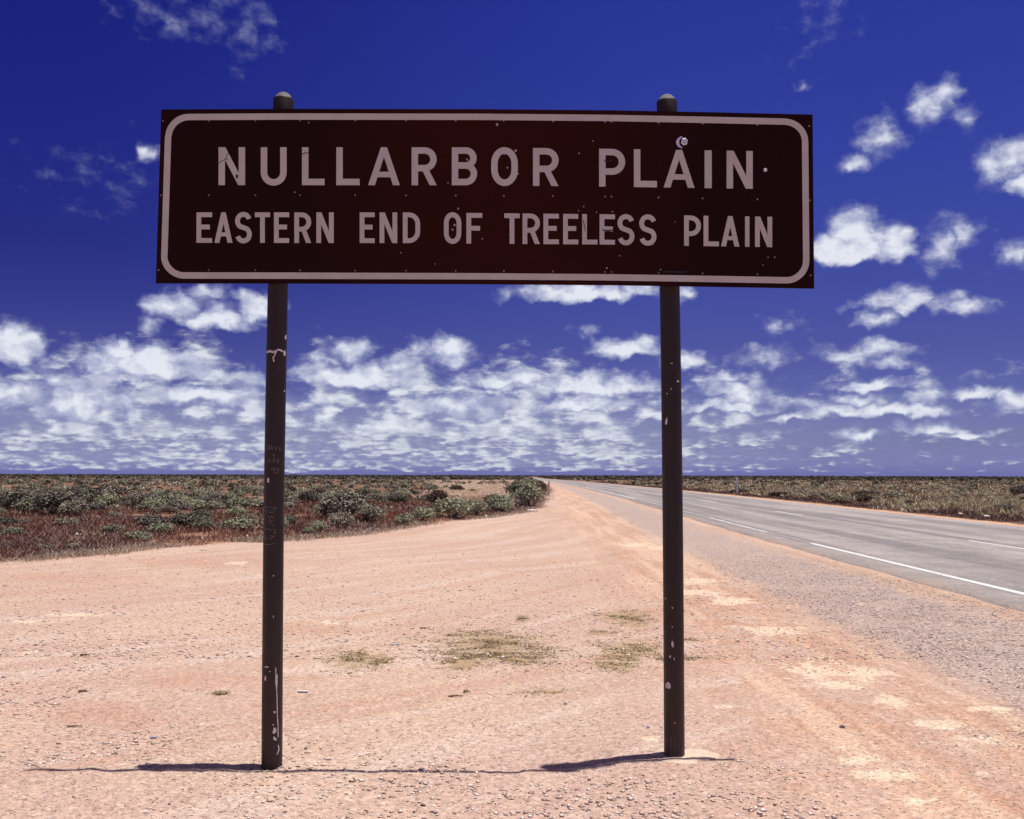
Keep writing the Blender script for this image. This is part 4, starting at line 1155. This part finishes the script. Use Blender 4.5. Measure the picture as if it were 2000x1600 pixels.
NAMED = [
 (395, 1042, 46, 30, 'g', 'round green saltbush with a dark middle standing alone on the reddish scrub edge'),
 (470, 1042, 84, 28, 'g', 'long low pale green saltbush mound beside the left sign post'),
 (486, 1024, 44, 22, 's', 'small greyish saltbush just behind the long pale green mound'),
 (566, 1036, 34, 30, 'g', 'small green saltbush immediately right of the left sign post'),
 (598, 1048, 30, 16, 'g', 'tiny flat green saltbush nearest the gravel edge right of the left post'),
 (623, 1041, 38, 22, 'g', 'small bright green saltbush at the gravel edge in front of the big dark clump'),
 (628, 1012, 42, 26, 'g', 'grey-green saltbush leaning on the left flank of the big dark clump'),
 (672, 1024, 104, 60, 'd', 'tallest dark brown-green saltbush clump in the middle of the left scrub'),
 (668, 1034, 56, 34, 's', 'grey-green saltbush hugging the front foot of the big dark clump'),
 (722, 1026, 58, 40, 's', 'grey-green saltbush on the right flank of the big dark clump'),
 (790, 1030, 42, 30, 'g', 'low green saltbush, the left one of a joined pair at the gravel edge'),
 (826, 1022, 54, 34, 'g', 'low green saltbush, the right one of a joined pair at the gravel edge'),
 (884, 1016, 82, 48, 'g', 'large grey-green saltbush with a dark hollow near the middle of the gravel edge'),
 (930, 1010, 46, 36, 'g', 'grey-green saltbush touching the right side of the large hollow one'),
 (975, 1001, 58, 38, 'g', 'broad grey-green saltbush left of the tall bushes at the tip of the scrub'),
 (1038, 992, 66, 50, 'g', 'big full grey-green saltbush at the very tip of the left scrub by the gravel'),
 (1012, 978, 60, 40, 'g', 'grey-green saltbush directly behind the broad and the big full ones at the tip'),
 (1032, 962, 46, 26, 'g', 'pale green saltbush farthest back in the line at the tip of the scrub'),
 (1057, 972, 30, 30, 'b', 'dark brown shrub beside the grey roadside post at the tip of the scrub'),
 (852, 990, 52, 34, 'b', 'dark brown shrub behind the large hollow saltbush'),
 (892, 962, 34, 14, 'b', 'small dark brown shrub in front of the pale straw patch'),
 (778, 988, 44, 22, 'd', 'low dark greyish shrub behind the joined pair of green saltbushes'),
 (44, 1003, 84, 48, 'd', 'dark shrub with grey crown at the left edge of the picture'),
 (108, 1011, 92, 50, 'd', 'darkest broad shrub in the front row at the far left'),
 (143, 1014, 66, 38, 's', 'grey shrub at the right end of the far-left front row'),
 (18, 1000, 60, 40, 's', 'grey-topped saltbush cut by the left edge of the picture'),
 (172, 996, 70, 42, 'd', 'dark shrub behind the grey one at the end of the far-left front row'),
 (216, 978, 74, 30, 'd', 'wide dark shrub above the reddish ground left of the sign'),
 (268, 986, 46, 26, 'd', 'dark shrub next to the orange bare patch left of the sign'),
 (340, 988, 42, 24, 's', 'grey-green saltbush right of the orange bare patch left of the sign'),
 (222, 1018, 32, 17, 's', 'small grey-green saltbush alone on the reddish ground at left'),
 (130, 1033, 52, 20, 's', 'thin grey saltbush low on the reddish ground below the dark front row'),
 (286, 1053, 34, 10, 's', 'flat grey-green plant near the gravel edge left of the round green bush'),
 (90, 1078, 44, 13, 's', 'flat greyish plant close to the gravel in the lower left scrub'),
 (142, 1076, 38, 14, 's', 'small greyish plant at the gravel edge, right of the flat greyish one'),
 (1471, 957, 13, 10, 'd', 'small black-looking shrub right of the white roadside post'),
 (1524, 973, 46, 12, 'b', 'low dark brown shrub along the far verge past the white post'),
 (1607, 976, 16, 13, 'b', 'small brown shrub on the far verge between two wider dark ones'),
 (1653, 983, 26, 13, 'b', 'dark brown round shrub on the far verge, left of the wide brown clump'),
 (1692, 986, 52, 22, 'b', 'wide brown clump on the far verge across the road'),
 (1778, 994, 26, 18, 'b', 'isolated dark brown shrub on the far verge near the pale stones'),
 (1988, 974, 34, 28, 'd', 'tall dark shrub at the right edge of the picture beyond the road'),
 (1965, 1007, 52, 20, 'd', 'low dark shrub near the verge at the right edge of the picture'),
 (1868, 982, 40, 15, 's', 'grey-green saltbush in the middle of the field right of the road'),
]
SPECIAL_VERGE = 1
for i, (px, py, w_, h_, kd, lab) in enumerate(NAMED):
    dark = kd in 'b'
    shrub_at(px, py, w_, h_, kd, lab, name='brown_shrub' if dark else 'saltbush')

# the rest of the scrub: positions by distance, thinning near the bare reddish ground
def scrub_points(n, y0, y1, side):
    Y = np.exp(RNG.uniform(math.log(y0), math.log(y1), n))
    X = RNG.uniform(-1, 1, n) * Y * 0.585
    ok = border_sd(X, Y) > 0.6 if side < 0 else (X - road_x(Y)) > VERGE_R + 0.7
    ok &= (X < road_x(Y)) if side < 0 else True
    return X[ok], Y[ok]
def reddish(X, Y):
    """1 where the low reddish ground cover takes over from the shrubs (left side)"""
    # the front 15-20 m of the left scrub, wider at the far left of the middle
    lim = 38 + 7 * (fbm(X, Y, 0.09, 3, 77) - .5) + 10 * smooth(X, -14, -7) - 8 * smooth(-X, 15, 19) + 4 * smooth(X, -6, -2)
    return 1 - smooth(Y, lim - 3, lim + 3)
cand = []
for side, n in ((-1, 4500), (1, 5200)):
    X, Y = scrub_points(n, 17 if side < 0 else 26, 420, side)
    for x, y in zip(X, Y):
        if side < 0 and random.random() < float(reddish(np.array([x]), np.array([y]))[0]) * .96: continue
        if side > 0 and random.random() < (.93 if y < 60 else .62 if y < 160 else .25): continue
        w = random.choice((random.uniform(.38, .8), random.uniform(.6, 1.25))) * (1 + min(y, 400) / 400 * 1.1)
        if any((x - a) ** 2 + (y - b) ** 2 < (c * .8 + w * .3) ** 2 for a, b, c in TAKEN if abs(y - b) < 3): continue
        straw = side < 0 and -.088 < x / y < .006 and 55 < y < 400 and fbm(np.array([x]), np.array([y]), .05, 2, 6)[0] > .3
        if straw and random.random() < .95: continue
        cand.append((w / y, x, y, w, side))
cand.sort(reverse=True)
# greedy thinning so crowns do not pile into each other
grid = {}; kept = []
for c in cand:
    _, x, y, w, side = c
    cell = 1.5; gx, gy = int(x // cell), int(y // cell); bad = False
    for i in range(gx - 1, gx + 2):
        for j in range(gy - 1, gy + 2):
            for (a, b, q) in grid.get((i, j), ()):
                if (x - a) ** 2 + (y - b) ** 2 < ((w + q) * .30) ** 2: bad = True; break
            if bad: break
        if bad: break
    if not bad:
        grid.setdefault((gx, gy), []).append((x, y, w)); kept.append(c)
N_IND = 245
inds, rest = kept[:N_IND], kept[N_IND:]
for _, x, y, w, side in inds:
    u = random.random()
    if side < 0:
        darkish = x < -7 and y < 70
        kd = 'd' if u < (.42 if darkish else .16) else ('s' if u < .62 else 'g')
        lab = 'one of the many grey-green saltbushes crowding the scrub left of the gravel' if kd != 'd' else 'one of the many dark saltbushes crowding the scrub left of the gravel'
        grp = 'saltbushes crowding the left scrub' if kd != 'd' else 'dark saltbushes crowding the left scrub'
    else:
        kd = 'b' if u < .22 else ('d' if u < .34 else 's')
        lab = 'one of the many grey-green saltbushes in the grassy field beyond the road' if kd == 's' else 'one of the many dark shrubs in the grassy field beyond the road'
        grp = 'saltbushes in the field beyond the road' if kd == 's' else 'dark shrubs in the field beyond the road'
    h = w * random.uniform(.34, .58)
    if side > 0: h *= .8
    shrub('brown_shrub' if kd == 'b' else 'saltbush', kd, random.randrange(5), x, y, w, h, random.uniform(0, 6.28), lab, 'shrub', grp)
print('individual shrubs', len(NAMED) + len(inds), 'rest', len(rest))

# shrubs too many to count, towards the horizon
def mass(name, pts, mat, per, leaf):
    Vs = []; Fs = []; o = 0
    variants = [crown_points(per, 1.0, .6, 7, 900 + q) for q in range(6)]
    for (x, y, w, h) in pts:
        P, N = variants[random.randrange(6)]
        a = random.uniform(0, 6.28); c_, s_ = math.cos(a), math.sin(a)
        Q = np.stack([P[:, 0] * c_ - P[:, 1] * s_, P[:, 0] * s_ + P[:, 1] * c_, P[:, 2] * h / .6 / w], 1) * w
        z = float(rise(y)) + (float(gz(np.array([x]), np.array([y]))[0]) if y < 140 else 0)
        V, Fc = leaf_quads(Q + np.array([x, y, z - .01]), N + np.array([0, 0, .35]), RNG.uniform(leaf * .7, leaf * 1.3, len(Q)) * w, 1.4)
        Vs.append(V); Fs.append(Fc + o); o += len(V)
    tag(link(name, np_mesh(name, np.concatenate(Vs), np.concatenate(Fs), mat)), kind='stuff')
mid_l = [(x, y, w, w * random.uniform(.45, .62) * (.8 if s_ > 0 else 1)) for _, x, y, w, s_ in rest]
random.shuffle(mid_l)
nq = len(mid_l)
mass('distant_saltbush_scrub', mid_l[:int(nq * .48)], MAT_SALT, 150, .12)
mass('distant_saltbush_scrub', mid_l[int(nq * .48):int(nq * .72)], MAT_SALTG, 150, .12)
mass('distant_saltbush_scrub', mid_l[int(nq * .72):], MAT_SALTD, 150, .12)
# very far: broad low clumps up to the horizon
farp = []
for i in range(7000):
    y = math.exp(random.uniform(math.log(380), math.log(2600)))
    x = random.uniform(-1, 1) * y * .6
    if abs(x - float(road_x(y))) < 7 and y < 1300: continue
    w = random.uniform(2.2, 5.5) * (y / 700) ** .5
    farp.append((x, y, w, random.uniform(.5, .95)))
MAT_FAR = leaf_material('far_shadow_toned_leaf', ((0.0, (0.09, 0.083, 0.062)), (0.5, (0.18, 0.165, 0.125)), (1.0, (0.28, 0.265, 0.20))))  # cloud shadow put into the leaf colour of the farthest scrub
mass('distant_shadow_toned_scrub', farp, MAT_FAR, 26, .28)

# ---------------------------------------------------------------- low ground cover and dry grass
def blade_cloud(name, X, Y, H, W, mat, lean=.5, zoff=0.0, flat=False):
    n = len(X)
    th = RNG.uniform(0, 6.28, n); la = RNG.uniform(0, 6.28, n); l = np.abs(RNG.normal(0, lean, n)) * H
    z = gz(X, Y) + zoff
    B = np.stack([X, Y, z], 1)
    S = np.stack([np.cos(th), np.sin(th), np.zeros(n)], 1) * (W / 2)[:, None]
    T = B + np.stack([np.cos(la) * l, np.sin(la) * l, H], 1)
    M_ = B * .45 + T * .55 + np.stack([np.zeros(n), np.zeros(n), H * .08], 1)
    V = np.stack([B - S * .5, B + S * .5, M_ + S, T, M_ - S], 1).reshape(-1, 3)
    i = np.arange(n)[:, None] * 5
    Fc = np.concatenate([i, i + 1, i + 2, i + 3, i + 4], 1)
    return tag(link(name, np_mesh(name, V, Fc, mat)), kind='stuff')
MAT_RED = leaf_material('reddish_ground_cover', ((0.0, (0.13, 0.055, 0.042)), (0.4, (0.28, 0.125, 0.095)), (0.8, (0.38, 0.21, 0.165)), (1.0, (0.55, 0.40, 0.28))))
MAT_MAUVE = leaf_material('mauve_ground_cover', ((0.0, (0.14, 0.080, 0.070)), (0.5, (0.27, 0.165, 0.145)), (1.0, (0.44, 0.33, 0.25))))
MAT_STRAW = leaf_material('dry_straw_grass', ((0.0, (0.46, 0.34, 0.25)), (0.5, (0.68, 0.54, 0.42)), (1.0, (0.84, 0.72, 0.60))))
MAT_GRASS = leaf_material('grey_green_grass', ((0.0, (0.24, 0.205, 0.125)), (0.5, (0.47, 0.41, 0.265)), (1.0, (0.68, 0.60, 0.43))))
n = 330000
Y = np.exp(RNG.uniform(math.log(14.5), math.log(62), n)); X = RNG.uniform(-1, 1, n) * Y * .60
sdv = border_sd(X, Y)
m_ = (sdv > -.15 + .9 * (fbm(X, Y, 1.3, 3, 8) - .42)) & (X < 6) & (fbm(X, Y, .8, 4, 21) > .36) & ((fbm(X, Y, .16, 3, 41) < .60) | (sdv < 2.5))
X, Y = X[m_], Y[m_]; sdv = sdv[m_]
H = RNG.uniform(.05, .19, len(X)) * (.6 + .7 * fbm(X, Y, .5, 3, 3)) * (0.45 + .55 * smooth(sdv, 0, 2.5))
W = RNG.uniform(.010, .028, len(X)) * (Y / 26)
q = fbm(X, Y, .22, 3, 55) + RNG.uniform(-.12, .12, len(X)) + .16 * smooth(-sdv, -1.6, 0)
blade_cloud('reddish_ground_cover', X[q < .53], Y[q < .53], H[q < .53], W[q < .53], MAT_RED, .9)
blade_cloud('mauve_ground_cover', X[q >= .53], Y[q >= .53], H[q >= .53], W[q >= .53], MAT_MAUVE, .9)
# straw fringe along the very edge
n = 26000
t = RNG.uniform(0, 1, n); seg = 3 + t * (len(BORDER) - 7); i = seg.astype(int); f = seg - i
P = BORDER[i] * (1 - f)[:, None] + BORDER[i + 1] * f[:, None]
X = P[:, 0] + RNG.normal(0, .22, n); Y = P[:, 1] + RNG.normal(.12, .22, n) + (fbm(P[:, 0], P[:, 1], .8, 3, 2) - .5) * 1.2
m_ = fbm(X, Y, .9, 3, 66) > .46
blade_cloud('straw_fringe_grass', X[m_], Y[m_], RNG.uniform(.03, .10, m_.sum()), RNG.uniform(.008, .018, m_.sum()), MAT_STRAW, 1.0)
# pale straw patch behind the tip of the scrub
n = 42000
Y = np.exp(RNG.uniform(math.log(54), math.log(330), n)); X = (RNG.uniform(-.085, .01, n) + RNG.normal(0, .006, n)) * Y
m_ = (border_sd(X, Y) > .5)
X, Y = X[m_], Y[m_]
blade_cloud('pale_straw_grass', X, Y, RNG.uniform(.08, .30, len(X)), RNG.uniform(.03, .06, len(X)) * Y / 70, MAT_STRAW, 1.2)
# grassy field beyond the road
n = 240000
Y = np.exp(RNG.uniform(math.log(26), math.log(260), n)); X = road_x(Y) + VERGE_R + RNG.exponential(.30, n) * Y
edge = X - road_x(Y) - VERGE_R
m_ = (X < Y * .62) & (edge > .15 + .8 * (fbm(Y, Y * 0, .7, 3, 5) - .4)) & (fbm(X, Y, .35, 4, 91) > .34)
X, Y, edge = X[m_], Y[m_], edge[m_]
H = RNG.uniform(.10, .42, len(X)) * (.35 + .65 * smooth(edge, 0, 3)) ; W = RNG.uniform(.014, .034, len(X)) * np.maximum(.8, Y / 34)
q = fbm(X, Y, .25, 3, 12) + RNG.uniform(-.1, .1, len(X)) + .28 * smooth(-edge, -3.2, -.2)
blade_cloud('grey_green_grass', X[q < .58], Y[q < .58], H[q < .58], W[q < .58], MAT_GRASS, .9)
blade_cloud('mauve_ground_cover', X[q >= .58], Y[q >= .58], H[q >= .58] * .7, W[q >= .58], MAT_MAUVE, .6)

# matted olive weeds on the gravel
MAT_WEED = leaf_material('olive_creeping_weed', ((0.0, (0.24, 0.17, 0.07)), (0.5, (0.42, 0.31, 0.155)), (1.0, (0.60, 0.46, 0.27))))
Xs, Ys = [], []
for (px, py, rx, ry) in OLIVE_PX:
    c = on_ground(px, py); e = on_ground(px + rx, py); u = on_ground(px, py - ry); d = on_ground(px, py + ry)
    wx, wy = e.x - c.x, (u.y - d.y) / 2
    k_ = int(4200 * wx * wy / .5)
    a = RNG.normal(0, .52, (k_, 2))
    Xs.append(c.x + a[:, 0] * wx); Ys.append((u.y + d.y) / 2 + a[:, 1] * wy)
X = np.concatenate(Xs); Y = np.concatenate(Ys)
m_ = fbm(X * 1.3, Y * 2.4, 4.2, 4, 71) > .53
X, Y = X[m_], Y[m_]
blade_cloud('olive_creeping_weed', X, Y, RNG.uniform(.002, .012, len(X)), RNG.uniform(.005, .014, len(X)), MAT_WEED, 4.0, zoff=.001)

# ---------------------------------------------------------------- roadside posts, stones, twigs, litter
def guide_post(px, py, top, width_m, mat, label, bands=None):
    g = on_ground(px, py); zt = on_plane_y(px, top, g.y).z
    h = zt; a = []
    prof = [(0, 1.0), (.9, 1.0), (.97, .86), (1.0, .5)]
    w, th_ = width_m / 2, .035
    V = []; F = []
    for t, s_ in prof:
        for sx, sy in ((-1, -1), (1, -1), (1, 1), (-1, 1)): V.append((sx * w * s_, sy * th_ * (.6 if sx < 0 else 1) , t * h))
    for j in range(3): F += [(j * 4 + i, j * 4 + (i + 1) % 4, (j + 1) * 4 + (i + 1) % 4, (j + 1) * 4 + i) for i in range(4)]
    F.append((12, 13, 14, 15))
    r = bpy.data.objects.new('guide_post', None); C.objects.link(r); r.location = (g.x, g.y, float(gz(np.array([g.x]), np.array([g.y]))[0]))
    tag(r, label, 'guide post', 'guide posts beside the road')
    link('post', mesh_from('post', V, F, mat), r)
    # rounded rib down the middle of the face
    V = [(x, -th_ - .002 - y, z) for z in (0.0, .93 * h) for x, y in ((-w * .45, 0), (-w * .2, .012), (w * .2, .012), (w * .45, 0))]
    link('rib', mesh_from('rib', V, [(i, i + 1, i + 5, i + 4) for i in range(3)], mat), r)
MAT_GP = simple_mat('white_post_paint', (0.88, 0.86, 0.84), 0.6, 0, .1, 8)
MAT_GPG = simple_mat('grey_post_paint', (0.62, 0.56, 0.56), 0.7, 0, .15, 8)
guide_post(1440, 965.5, 934.5, .24, MAT_GP, 'white roadside post on the far verge, right of the right sign post')
guide_post(1072, 967, 940, .125, MAT_GPG, 'thin grey roadside post at the tip of the left scrub beside the gravel')

def rock(px, py, wpx, hpx, mat, label, name='stone', grp=None, flat=False):
    g = on_ground(px, py); w = wpx / F_PX * g.y / 2; h = hpx / F_PX * g.y / (1 if not flat else 1)
    import bmesh
    bm = bmesh.new(); bmesh.ops.create_icosphere(bm, subdivisions=2, radius=1)
    rn = random.Random(int(px * 7 + py))
    ph = [rn.uniform(0, 6) for _ in range(6)]
    for v in bm.verts:
        c_ = v.co
        k_ = 1 + .16 * math.sin(2.3 * c_.x + ph[0]) + .14 * math.sin(3.1 * c_.y + ph[1]) + .12 * math.sin(4.3 * c_.z + ph[2]) + rn.uniform(-.06, .06)
        v.co = Vector((c_.x * w * k_, c_.y * w * .8 * k_, max(c_.z * h * .62 * k_ + h * .35, -.02)))
    me = bpy.data.meshes.new(name); bm.to_mesh(me); bm.free(); me.materials.append(mat)
    o = link(name, me, None, (g.x, g.y + w * .5, float(gz(np.array([g.x]), np.array([g.y]))[0])))
    o.rotation_euler = (0, 0, rn.uniform(-.5, .5))
    tag(o, label, 'stone', grp)
MAT_PALE = simple_mat('pale_limestone', (0.72, 0.62, 0.55), .9, 0, .2, 25, bump=.4)
MAT_PINKR = simple_mat('pinkish_stone', (0.66, 0.48, 0.39), .9, 0, .2, 25, bump=.4)
for px, py, w_, h_, mt, lab in [
    (1482, 970, 7, 6, MAT_PINKR, 'small pinkish stone by the far verge right of the white post'),
    (1791, 999, 13, 5, MAT_PINKR, 'pinkish stone on the far verge below the isolated brown shrub'),
    (1879, 1010, 12, 6, MAT_PINKR, 'pinkish stone on the far verge, middle one of three towards the right'),
    (1930, 1015, 15, 7, MAT_PALE, 'largest pale stone on the far verge near the right edge'),
    (396, 1009, 7, 6, MAT_PALE, 'small white stone right above the round green saltbush'),
    (150, 1049, 13, 6, MAT_PALE, 'flat white stone on the reddish ground at far left'),
    (394, 1060, 6, 8, MAT_PALE, 'white stone at the gravel edge below the round green saltbush'),
    (949, 1013, 6, 6, MAT_PALE, 'round white stone at the gravel edge right of the large hollow saltbush'),
    (590, 1052, 9, 4, MAT_PALE, 'flat pale stone at the gravel edge right of the left sign post'),
    (482, 1053, 7, 4, MAT_PALE, 'small pale stone at the gravel edge left of the left sign post'),
    (78, 1080, 8, 4, MAT_PALE, 'small whitish stone low in the scrub near the left edge of the picture'),
    (16, 1064, 7, 5, MAT_PALE, 'whitish stone in the scrub at the very left edge of the picture'),
    (571, 996, 7, 5, MAT_PALE, 'pale stone in the scrub behind the small green bush by the left post'),
    (765, 997, 6, 5, MAT_PALE, 'pale stone in front of the low dark greyish shrub'),
    (1040, 1000, 20, 5, MAT_PALE, 'flat pale rock at the gravel edge under the big full saltbush'),
    (1306, 1464, 9, 5, MAT_PALE, 'broken white chunk of concrete against the back of the right sign post'),
    (1266, 1437, 7, 5, simple_mat('bluish_stone', (.50, .52, .60), .8), 'pale bluish pebble left of the foot of the right sign post'),
    (1291, 1437, 4, 4, simple_mat('bluish_stone', (.40, .44, .55), .8), 'tiny blue-grey pebble touching the right sign post near its foot'),
    (1645, 1428, 10, 6, simple_mat('dark_stone', (.16, .13, .13), .9), 'dark pebble alone on the gravel right of the right sign post'),
    (1105, 1378, 8, 7, MAT_PALE, 'pale pebble standing up on the gravel between the sign posts'),
    ]:
    rock(px, py, w_, h_, mt, lab)

def twig(px, py, wpx, label, bend=.2, mat=None, r=.006, rot=0.0, cat='twig', name='twig', flat=1.0):
    g = on_ground(px, py); L = wpx / F_PX * math.hypot(g.y, CAM_H) ; rn = random.Random(int(px + py))
    V = []; F = []; n = 8
    for i in range(n):
        t = i / (n - 1); x = (t - .5) * L
        y = bend * L * .2 * math.sin(t * 4 + px); z = r * .8 + abs(math.sin(t * 3.1)) * r * .6
        rr = r * (1 - .6 * t) * rn.uniform(.8, 1.2)
        for k_ in range(6): V.append((x, y + rr * math.cos(k_ * 1.047), z + rr * flat * math.sin(k_ * 1.047)))
    for i in range(n - 1): F += [(i * 6 + k_, i * 6 + (k_ + 1) % 6, (i + 1) * 6 + (k_ + 1) % 6, (i + 1) * 6 + k_) for k_ in range(6)]
    F += [tuple(range(5, -1, -1)), tuple(range((n - 1) * 6, n * 6))]
    # a side shoot
    o = len(V); p = V[3 * 6]
    for s_, rr in ((0, r * .5), (1, r * .2)):
        for k_ in range(4): V.append((p[0] + s_ * L * .22, p[1] + s_ * L * .12 + rr * math.cos(k_ * 1.57), r + s_ * r + rr * math.sin(k_ * 1.57)))
    F += [(o + k_, o + (k_ + 1) % 4, o + 4 + (k_ + 1) % 4, o + 4 + k_) for k_ in range(4)]
    o = link(name, mesh_from(name, V, F, mat or MAT_TWIG), None, (g.x, g.y, float(gz(np.array([g.x]), np.array([g.y]))[0])))
    o.rotation_euler = (0, 0, rot); tag(o, label, cat)
MAT_TWIG = simple_mat('dry_twig', (0.14, 0.09, 0.055), .9, 0, .2, 40)
twig(166, 1285, 18, 'short dark twig on the pink gravel at far left, farthest from the camera', r=.010)
twig(163, 1350, 18, 'dark twig on the gravel at left, the middle one of three', r=.009)
twig(146, 1421, 26, 'dark slanting twig on the gravel at left, nearest to the camera', rot=.3, r=.007)
twig(890, 1362, 28, 'dark twig on the gravel between the sign posts below the olive weeds', r=.007)
twig(912, 1354, 13, 'short thick dark twig just behind the longer one between the sign posts', r=.009)
twig(1022, 1210, 22, 'thin brown twig above the olive weeds between the sign posts', r=.008)
twig(830, 1228, 20, 'small brown twig left of and above the large olive weed patch', r=.007)
twig(430, 1357, 34, 'olive dry stalk lying on the gravel left of the left sign post', r=.008, mat=simple_mat('dry_stalk', (.30, .23, .12), .9))

def litter(px, py, wpx, hpx, mat, label, cat='litter'):
    g = on_ground(px, py); w = wpx / F_PX * math.hypot(g.y, CAM_H) / 2
    rn = random.Random(int(px * 3)); n = 7; m_ = 4; V = []; F = []
    for j in range(m_):
        for i in range(n):
            x = (i / (n - 1) - .5) * 2 * w; y = (j / (m_ - 1) - .5) * w * .9
            V.append((x * rn.uniform(.9, 1.05), y + rn.uniform(-.1, .1) * w, .006 + rn.uniform(0, .16) * w))
    for j in range(m_ - 1):
        for i in range(n - 1): F.append((j * n + i, j * n + i + 1, (j + 1) * n + i + 1, (j + 1) * n + i))
    me = mesh_from('litter', V, F, mat)
    o = link('litter', me, None, (g.x, g.y, float(gz(np.array([g.x]), np.array([g.y]))[0])))
    so = o.modifiers.new('thickness', 'SOLIDIFY'); so.thickness = .003
    tag(o, label, cat)
MAT_LB = simple_mat('bluish_wrapper', (.42, .44, .56), .6, 0, .3, 30)
litter(773, 1260, 18, 5, MAT_LB, 'crumpled bluish scrap of wrapper on the gravel right of the left sign post')
litter(592, 1353, 20, 6, simple_mat('pale_wrapper', (.70, .70, .76), .6, 0, .2, 30), 'whitish scrap of wrapper on the gravel close to the left sign post')
litter(397, 1075, 15, 5, MAT_LB, 'grey-blue scrap of rubbish at the gravel edge below the round green saltbush')
litter(300, 1440, 12, 3, MAT_LB, 'small blue-grey scrap on the gravel left of the left sign post')
